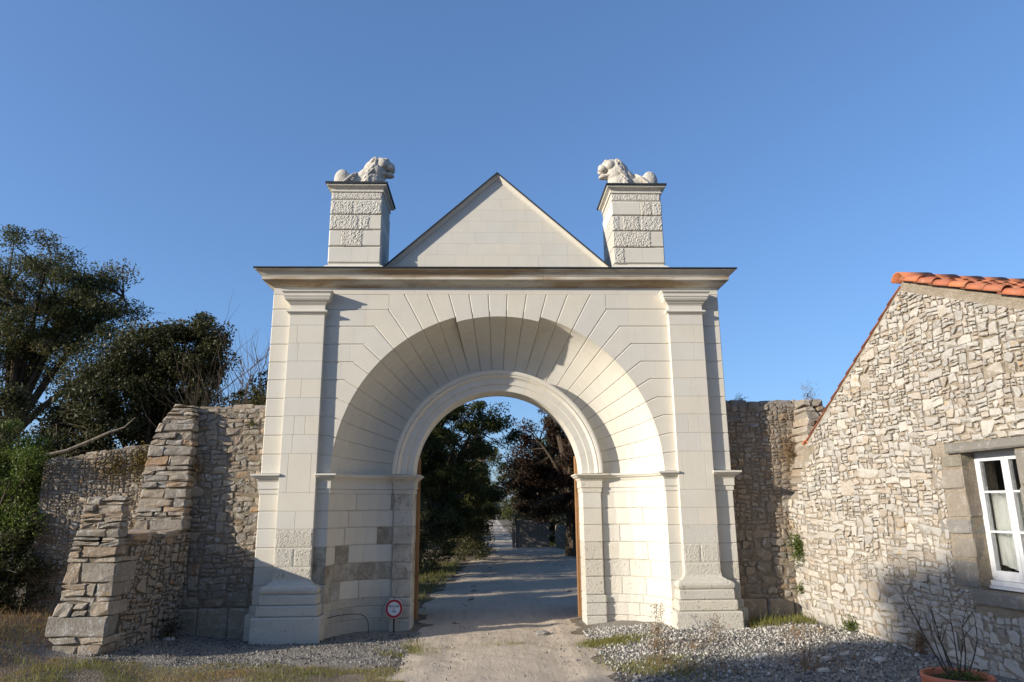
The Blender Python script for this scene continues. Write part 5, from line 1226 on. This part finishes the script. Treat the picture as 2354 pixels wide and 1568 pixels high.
tree('added_shade_tree', 'tall spreading tree added out of view behind the gateway to shade the yard', (4.4, 6.8, 0), [(2.6, 5.6, 5.7, 2.3, 2.4, .85), (3.6, 8.8, 6.2, 2.0, 2.0, .9)], 140, 50000, .13, LF_EVERG, BARK, 57, .17, .42)  # hidden crown added to keep skylight off the yard
tree('boundary_hedge', 'dark hedge narrowing the far track on its left', (-1.9, 21, 0), [(-1.8, 21, 1.3, 1.1, 3.0, 1.4), (-1.9, 27, 1.4, 1.2, 3.0, 1.5), (-2.2, 38, 1.6, 1.5, 6, 1.7)], 150, 26000, .13, LF_EVERG, BARK, 72, .08, .45, cat='hedge')
tree('boundary_hedge', 'dark hedge narrowing the far track on its right', (2.6, 26, 0), [(2.5, 24.5, 1.3, 1.1, 2.2, 1.4), (2.6, 31, 1.5, 1.2, 4.0, 1.6), (2.9, 42, 1.7, 1.5, 6, 1.8)], 150, 26000, .13, LF_EVERG, BARK, 73, .08, .45, cat='hedge')
tree('boundary_hedge', 'farthest hedge closing the end of the track', (0.5, 84, 0), [(0.4, 84, 1.3, 7, 1.5, 1.5)], 90, 9000, .3, LF_EVERG, BARK, 74, .1, .8, cat='hedge')
tree('boundary_hedge', 'dark tall hedge behind the board shed beyond the arch', (3.5, 22.5, 0), [(3.0, 22.3, 1.6, 1.7, .8, 1.7), (6.0, 22.6, 1.8, 2.0, .8, 1.9)], 130, 22000, .12, LF_EVERG, BARK, 75, .08, .45, cat='hedge')
tree('boundary_hedge', 'dark hedge along the left edge of the yard track', (-1.6, 16, 0), [(-1.5, 16.5, 1.2, 1.0, 2.4, 1.4)], 80, 14000, .10, LF_EVERG, BARK, 76, .07, .4, cat='hedge')
# unseen tree row, added behind the viewpoint to cut sky fill on the facade
for k in range(9):
    a = -48 + 17.5 * k; ax, ay = CAM.x + 15 * math.sin(math.radians(a)) * (1.3 if a > 0 else 1.0), CAM.y - 15 * math.cos(math.radians(a)) - (4 if k % 2 else 0); hh = 6.5 + 1.2 * (k * 7 % 3)
    tree('fill_block_tree', ['leftmost', 'second', 'third', 'fourth', 'fifth', 'sixth', 'seventh', 'eighth', 'rightmost'][k] + ' tree of the unseen row added behind the viewpoint to cut sky fill', (ax, ay, 0), [(ax, ay, hh, 3.4, 3.0, hh * .75)], 110, 5500, .55, LF_EVERG, BARK, 90 + k, .3, .9, 'unseen tree row added to cut sky fill', shell=.2)
# trees behind the camera's left shoulder, whose shade falls across the foreground
tree('walnut_tree', 'big leafy tree left of the viewpoint shading the foreground', (-25.6, -15.6, 0), [(-25.0, -15.5, 9.3, 2.3, 2.3, 2.0), (-23.1, -13.3, 10.1, .55, .6, .55)], 200, 26000, .20, LF_GREEN, BARK, 71, .3, .5, shell=.0)
# ---------------------------------------------------------------- small things
# round road sign leaning at the left jamb
sg = thing('road_sign', 'small round white sign with red ring at the left jamb', 'road sign', (-1.57, .55, -.08))
SC = Vector((-1.571, .585, .217)); SR = .133
def disc(r0, r1, y, n=48):
    V = [(SC.x + r * math.cos(2 * math.pi * k / n), y, SC.z + r * 1.04 * math.sin(2 * math.pi * k / n)) for r in (r0, r1) for k in range(n)]
    return V, [(k, (k + 1) % n, n + (k + 1) % n, n + k) for k in range(n)]
n = 48; V = [(SC.x + SR * math.cos(2 * math.pi * k / n), y, SC.z + SR * 1.04 * math.sin(2 * math.pi * k / n)) for y in (.585, .592) for k in range(n)]
mesh('sign_plate', V, [tuple(range(n)), tuple(range(2 * n - 1, n - 1, -1))] + [(k, n + k, n + (k + 1) % n, (k + 1) % n) for k in range(n)], SIGNWHITE, sg)
mesh('red_ring', *disc(.094, .127, .5836), SIGNRED, sg)
V, F = tube([(SC.x + .003, .606, -.16), (SC.x, .606, SC.z + .14)], [.012, .012], 8); mesh('post', V, F, IRON, sg)
V, F = chamfer_box((SC.x - .012, .596, SC.z + .10), (SC.x + .012, .612, SC.z + .15), .003); mesh('clip', V, F, IRON, sg)
for txt, dz, sz in (('ROULEZ', .022, .038), ('AU', -.012, .022), ('PAS', -.052, .036)):
    cu = bpy.data.curves.new('lettering', 'FONT'); cu.body = txt; cu.size = sz; cu.align_x = 'CENTER'; cu.extrude = .0004; cu.offset = .0009; cu.space_character = 1.12
    o = bpy.data.objects.new('lettering', cu); COL.objects.link(o); dg = bpy.context.evaluated_depsgraph_get(); me = bpy.data.meshes.new_from_object(o.evaluated_get(dg)); bpy.data.objects.remove(o)
    me.transform(Matrix.Translation((SC.x, .5838, SC.z + dz)) @ Matrix.Rotation(math.pi / 2, 4, 'X')); me.materials.clear(); fin(me, SIGNBLACK); l = link('lettering', me, sg)
# black hose in the left niche
pts = [(-2.46, .16, .16), (-2.36, .24, .175), (-2.2, .38, .18), (-2.05, .46, .165), (-1.97, .48, .12), (-1.93, .47, .04), (-1.92, .45, -.06), (-1.92, .44, -.14)]
V, F = tube(pts, [.0055] * len(pts), 6); tag(mesh('cable', V, F, IRON), 'thin black cable bending out of the ground in the left niche', 'cable')
# terracotta bowl with a leafless shrub
pot = thing('flowerpot', 'wide terracotta flowerpot on the gravel in the lower right', 'flowerpot', (3.62, -4.62, 0))
prof = [(.17, .0), (.19, .01), (.235, .20), (.245, .215), (.247, .25), (.255, .262), (.258, .285), (.25, .30), (.262, .312), (.266, .345), (.255, .355), (.238, .345), (.228, .30)]
N = 40; V = []; F = []
for r0, z in prof:
    for k in range(N): a = 2 * math.pi * k / N; V.append((3.62 + r0 * math.cos(a), -4.62 + r0 * math.sin(a), z - .005))
for j in range(len(prof) - 1):
    for k in range(N): F.append((j * N + k, j * N + (k + 1) % N, (j + 1) * N + (k + 1) % N, (j + 1) * N + k))
F.append(tuple(range(N))[::-1]); mesh('bowl', V, F, POT, pot, True)
V = [(3.62, -4.62, .325)] + [(3.62 + .228 * math.cos(2 * math.pi * k / N), -4.62 + .228 * math.sin(2 * math.pi * k / N), .30) for k in range(N)]; mesh('soil', V, [(0, 1 + k, 1 + (k + 1) % N) for k in range(N)], SOIL, pot, True)
sh = thing('potted_shrub', 'bare twiggy shrub growing in the terracotta flowerpot', 'shrub', (3.62, -4.62, .3)); mb = MB(); rs = random.Random(9)
for (dx, dy, h, kx) in ((-.30, .05, .62, -.10), (-.2, -.05, .45, -.08), (-.14, .0, .60, -.05), (-.10, .06, .40, 0), (.02, .02, .50, .03), (.06, -.05, .36, .02), (.12, .05, .46, .10), (.22, .0, .40, .12)):
    b = Vector((3.62 + kx * .5, -4.62, .30)); e = Vector((3.62 + dx, -4.62 + dy, .30 + h)); pts = bez(b, b.lerp(e, .5) + Vector((kx * .6, 0, .02)), e, 7); mb.add(*tube(pts, [.0065, .006, .0055, .005, .004, .003, .002], 5, False))
    for q in range(3): p = pts[rs.randint(3, 5)]; e2 = p + Vector((rs.uniform(-.12, .12), rs.uniform(-.05, .05), rs.uniform(.08, .2))); mb.add(*tube([p, p.lerp(e2, .5) + Vector((0, 0, .01)), e2], [.0035, .0025, .0012], 4, False))
mb.build('stems', TWIG, sh)
Pn = np.stack([nr.normal(3.66, .09, 420), nr.normal(-4.62, .08, 420), .31 + np.abs(nr.normal(0, .035, 420))], 1); V, F = leaves(Pn, np.full(420, .03), .4, .8); fast_mesh('foliage', V, F, LF_GREEN, sh, False, np.repeat(nr.random(420), 4))
# green and dry tufts growing out of the walls
def tuft(label, P, n, rad, size, m, name='wall_plant', cat='plant', aspect=.25, droop=.3):
    o = thing(name, label, cat, P, 'plants rooted in the old walls'); C = np.array(P) + nr.normal(size=(n, 3)) * np.array(rad); V, F = leaves(C, np.full(n, size), aspect, .3); fast_mesh('foliage', V, F, m, o, False, np.repeat(nr.random(n), 4))
    mb = MB()
    for k in range(6): e = Vector(C[k * 7]); mb.add(*tube([Vector(P) + Vector((0, .06, -.03)), Vector(P).lerp(e, .5), e], [.006, .004, .002], 4, False))
    mb.build('stems', TWIG, o)
tuft('dark green tuft growing in the corner of the house wall', (4.50, .12, 1.05), 1500, (.075, .05, .11), .05, LF_GREEN)
tuft('small green sprig on the corner wall below the dark green tuft', (4.47, .16, .47), 260, (.05, .03, .04), .04, LF_GREEN)
tuft('leafy weed at the foot of the house wall', (4.60, -.95, .12), 420, (.06, .05, .06), .045, LF_GREEN)
tuft('dry grass tuft hanging over the corner wall under the stub', (4.55, .20, 2.5), 900, (.11, .04, .13), .07, LF_DRY, aspect=.1)
tuft('dry bush on top of the wall stub beside the roof', (4.95, .3, 3.40), 260, (.07, .05, .09), .06, LF_DRY, aspect=.08)
tuft('small weed on top of the right wall near the gateway', (3.85, .35, 3.32), 120, (.04, .03, .04), .06, LF_DRY, aspect=.1)
tuft('mossy patch near the top of the low left wall', (-5.75, .2, 2.35), 700, (.16, .02, .11), .03, MOSS, aspect=.6)
tuft('mossy patch beside the tall pier of the buttress', (-5.38, .2, 2.42), 500, (.07, .02, .13), .03, MOSS, aspect=.6)
tuft('small green fern high on the tall left wall', (-3.75, .18, 2.95), 120, (.03, .02, .04), .03, LF_GREEN)
tuft('dry tuft in the joint right of the tall pier', (-4.5, .12, 2.3), 260, (.04, .04, .08), .06, LF_DRY, aspect=.1)
tuft('brown withered weed at the base of the house wall by the flowerpot', (4.78, -2.15, .12), 420, (.07, .05, .09), .07, LF_DRY, aspect=.1)
tuft('dark weeds in the corner behind the buttress', (-4.55, -.15, .1), 500, (.10, .10, .09), .05, LF_EVERG)
# tall dry stalks in the gravel
def stalk(label, x, y, h, seed):
    r = random.Random(seed); z = gz(x, y); o = thing('dry_weed', label, 'weed', (x, y, z), 'tall weeds in the right gravel'); mb = MB()
    for k in range(5):
        e = Vector((x + r.gauss(0, .07), y + r.gauss(0, .05), z + h * r.uniform(.5, 1))); pts = bez((x, y, z), Vector((x, y, z)).lerp(e, .5) + Vector((r.gauss(0, .03), 0, .03)), e, 5); mb.add(*tube(pts, [.005, .004, .0035, .003, .0015], 4, False))
    mb.build('stems', BARKPALE, o); n = 160; C = np.stack([nr.normal(x, .06, n), nr.normal(y, .05, n), z + h * nr.uniform(.1, .95, n)], 1); V, F = leaves(C, np.full(n, .035), .3, .5); fast_mesh('foliage', V, F, LF_DRY, o, False, np.repeat(nr.random(n), 4))
stalk('tallest dry stalk weed in front of the right niche', 2.12, -.62, .42, 1); stalk('short dry weed nearest the bright grass tuft', 1.95, -1.3, .25, 2); stalk('dark weed in front of the right plinth', 2.75, -1.15, .34, 3); stalk('low dry weed in the shadow in the lower right', 3.1, -2.9, .3, 4); stalk('leafy weed in the shadow beside the track', 1.75, -2.3, .3, 5)
# low stone wall, post and board wall at the far side of the yard beyond the arch
fw = thing('yard_wall', 'low pale rubble wall behind the trees beyond the arch', 'wall', (4.5, 20, 0)); frF = Frame((2.7, 20, 0), (1, -.05, 0), (0, 0, 1), (0, -1, 0))
slab_wall('wall_body', [(0, -.2), (5, -.2), (5, .95), (0, .9)], frF, .4, MO_RIGHT, fw); lay_stones(voronoi_cells([(0, 0), (2.2, 0), (2.2, .92), (0, .88)], .11, 1.4, 81), frF, ST_HOUSE, fw, .012, .025, 82)
pw = thing('board_shed', 'weathered board shed wall with a pale post beyond the arch', 'shed', (1.5, 19.6, 0))
for k in range(9): V, F = chamfer_box((.98 + k * .155, 19.6, -.05), (.98 + k * .155 + .148, 19.64, 1.12 + .02 * (k % 3)), .006); mesh('board', V, F, WOODGREY, pw)
V, F = chamfer_box((.82, 19.52, -.05), (.95, 19.66, 1.28), .012); mesh('post', V, F, WOODGREY, pw); V, F = chamfer_box((.96, 19.65, .2), (2.38, 19.7, .3), .01); mesh('rail', V, F, WOODGREY, pw)
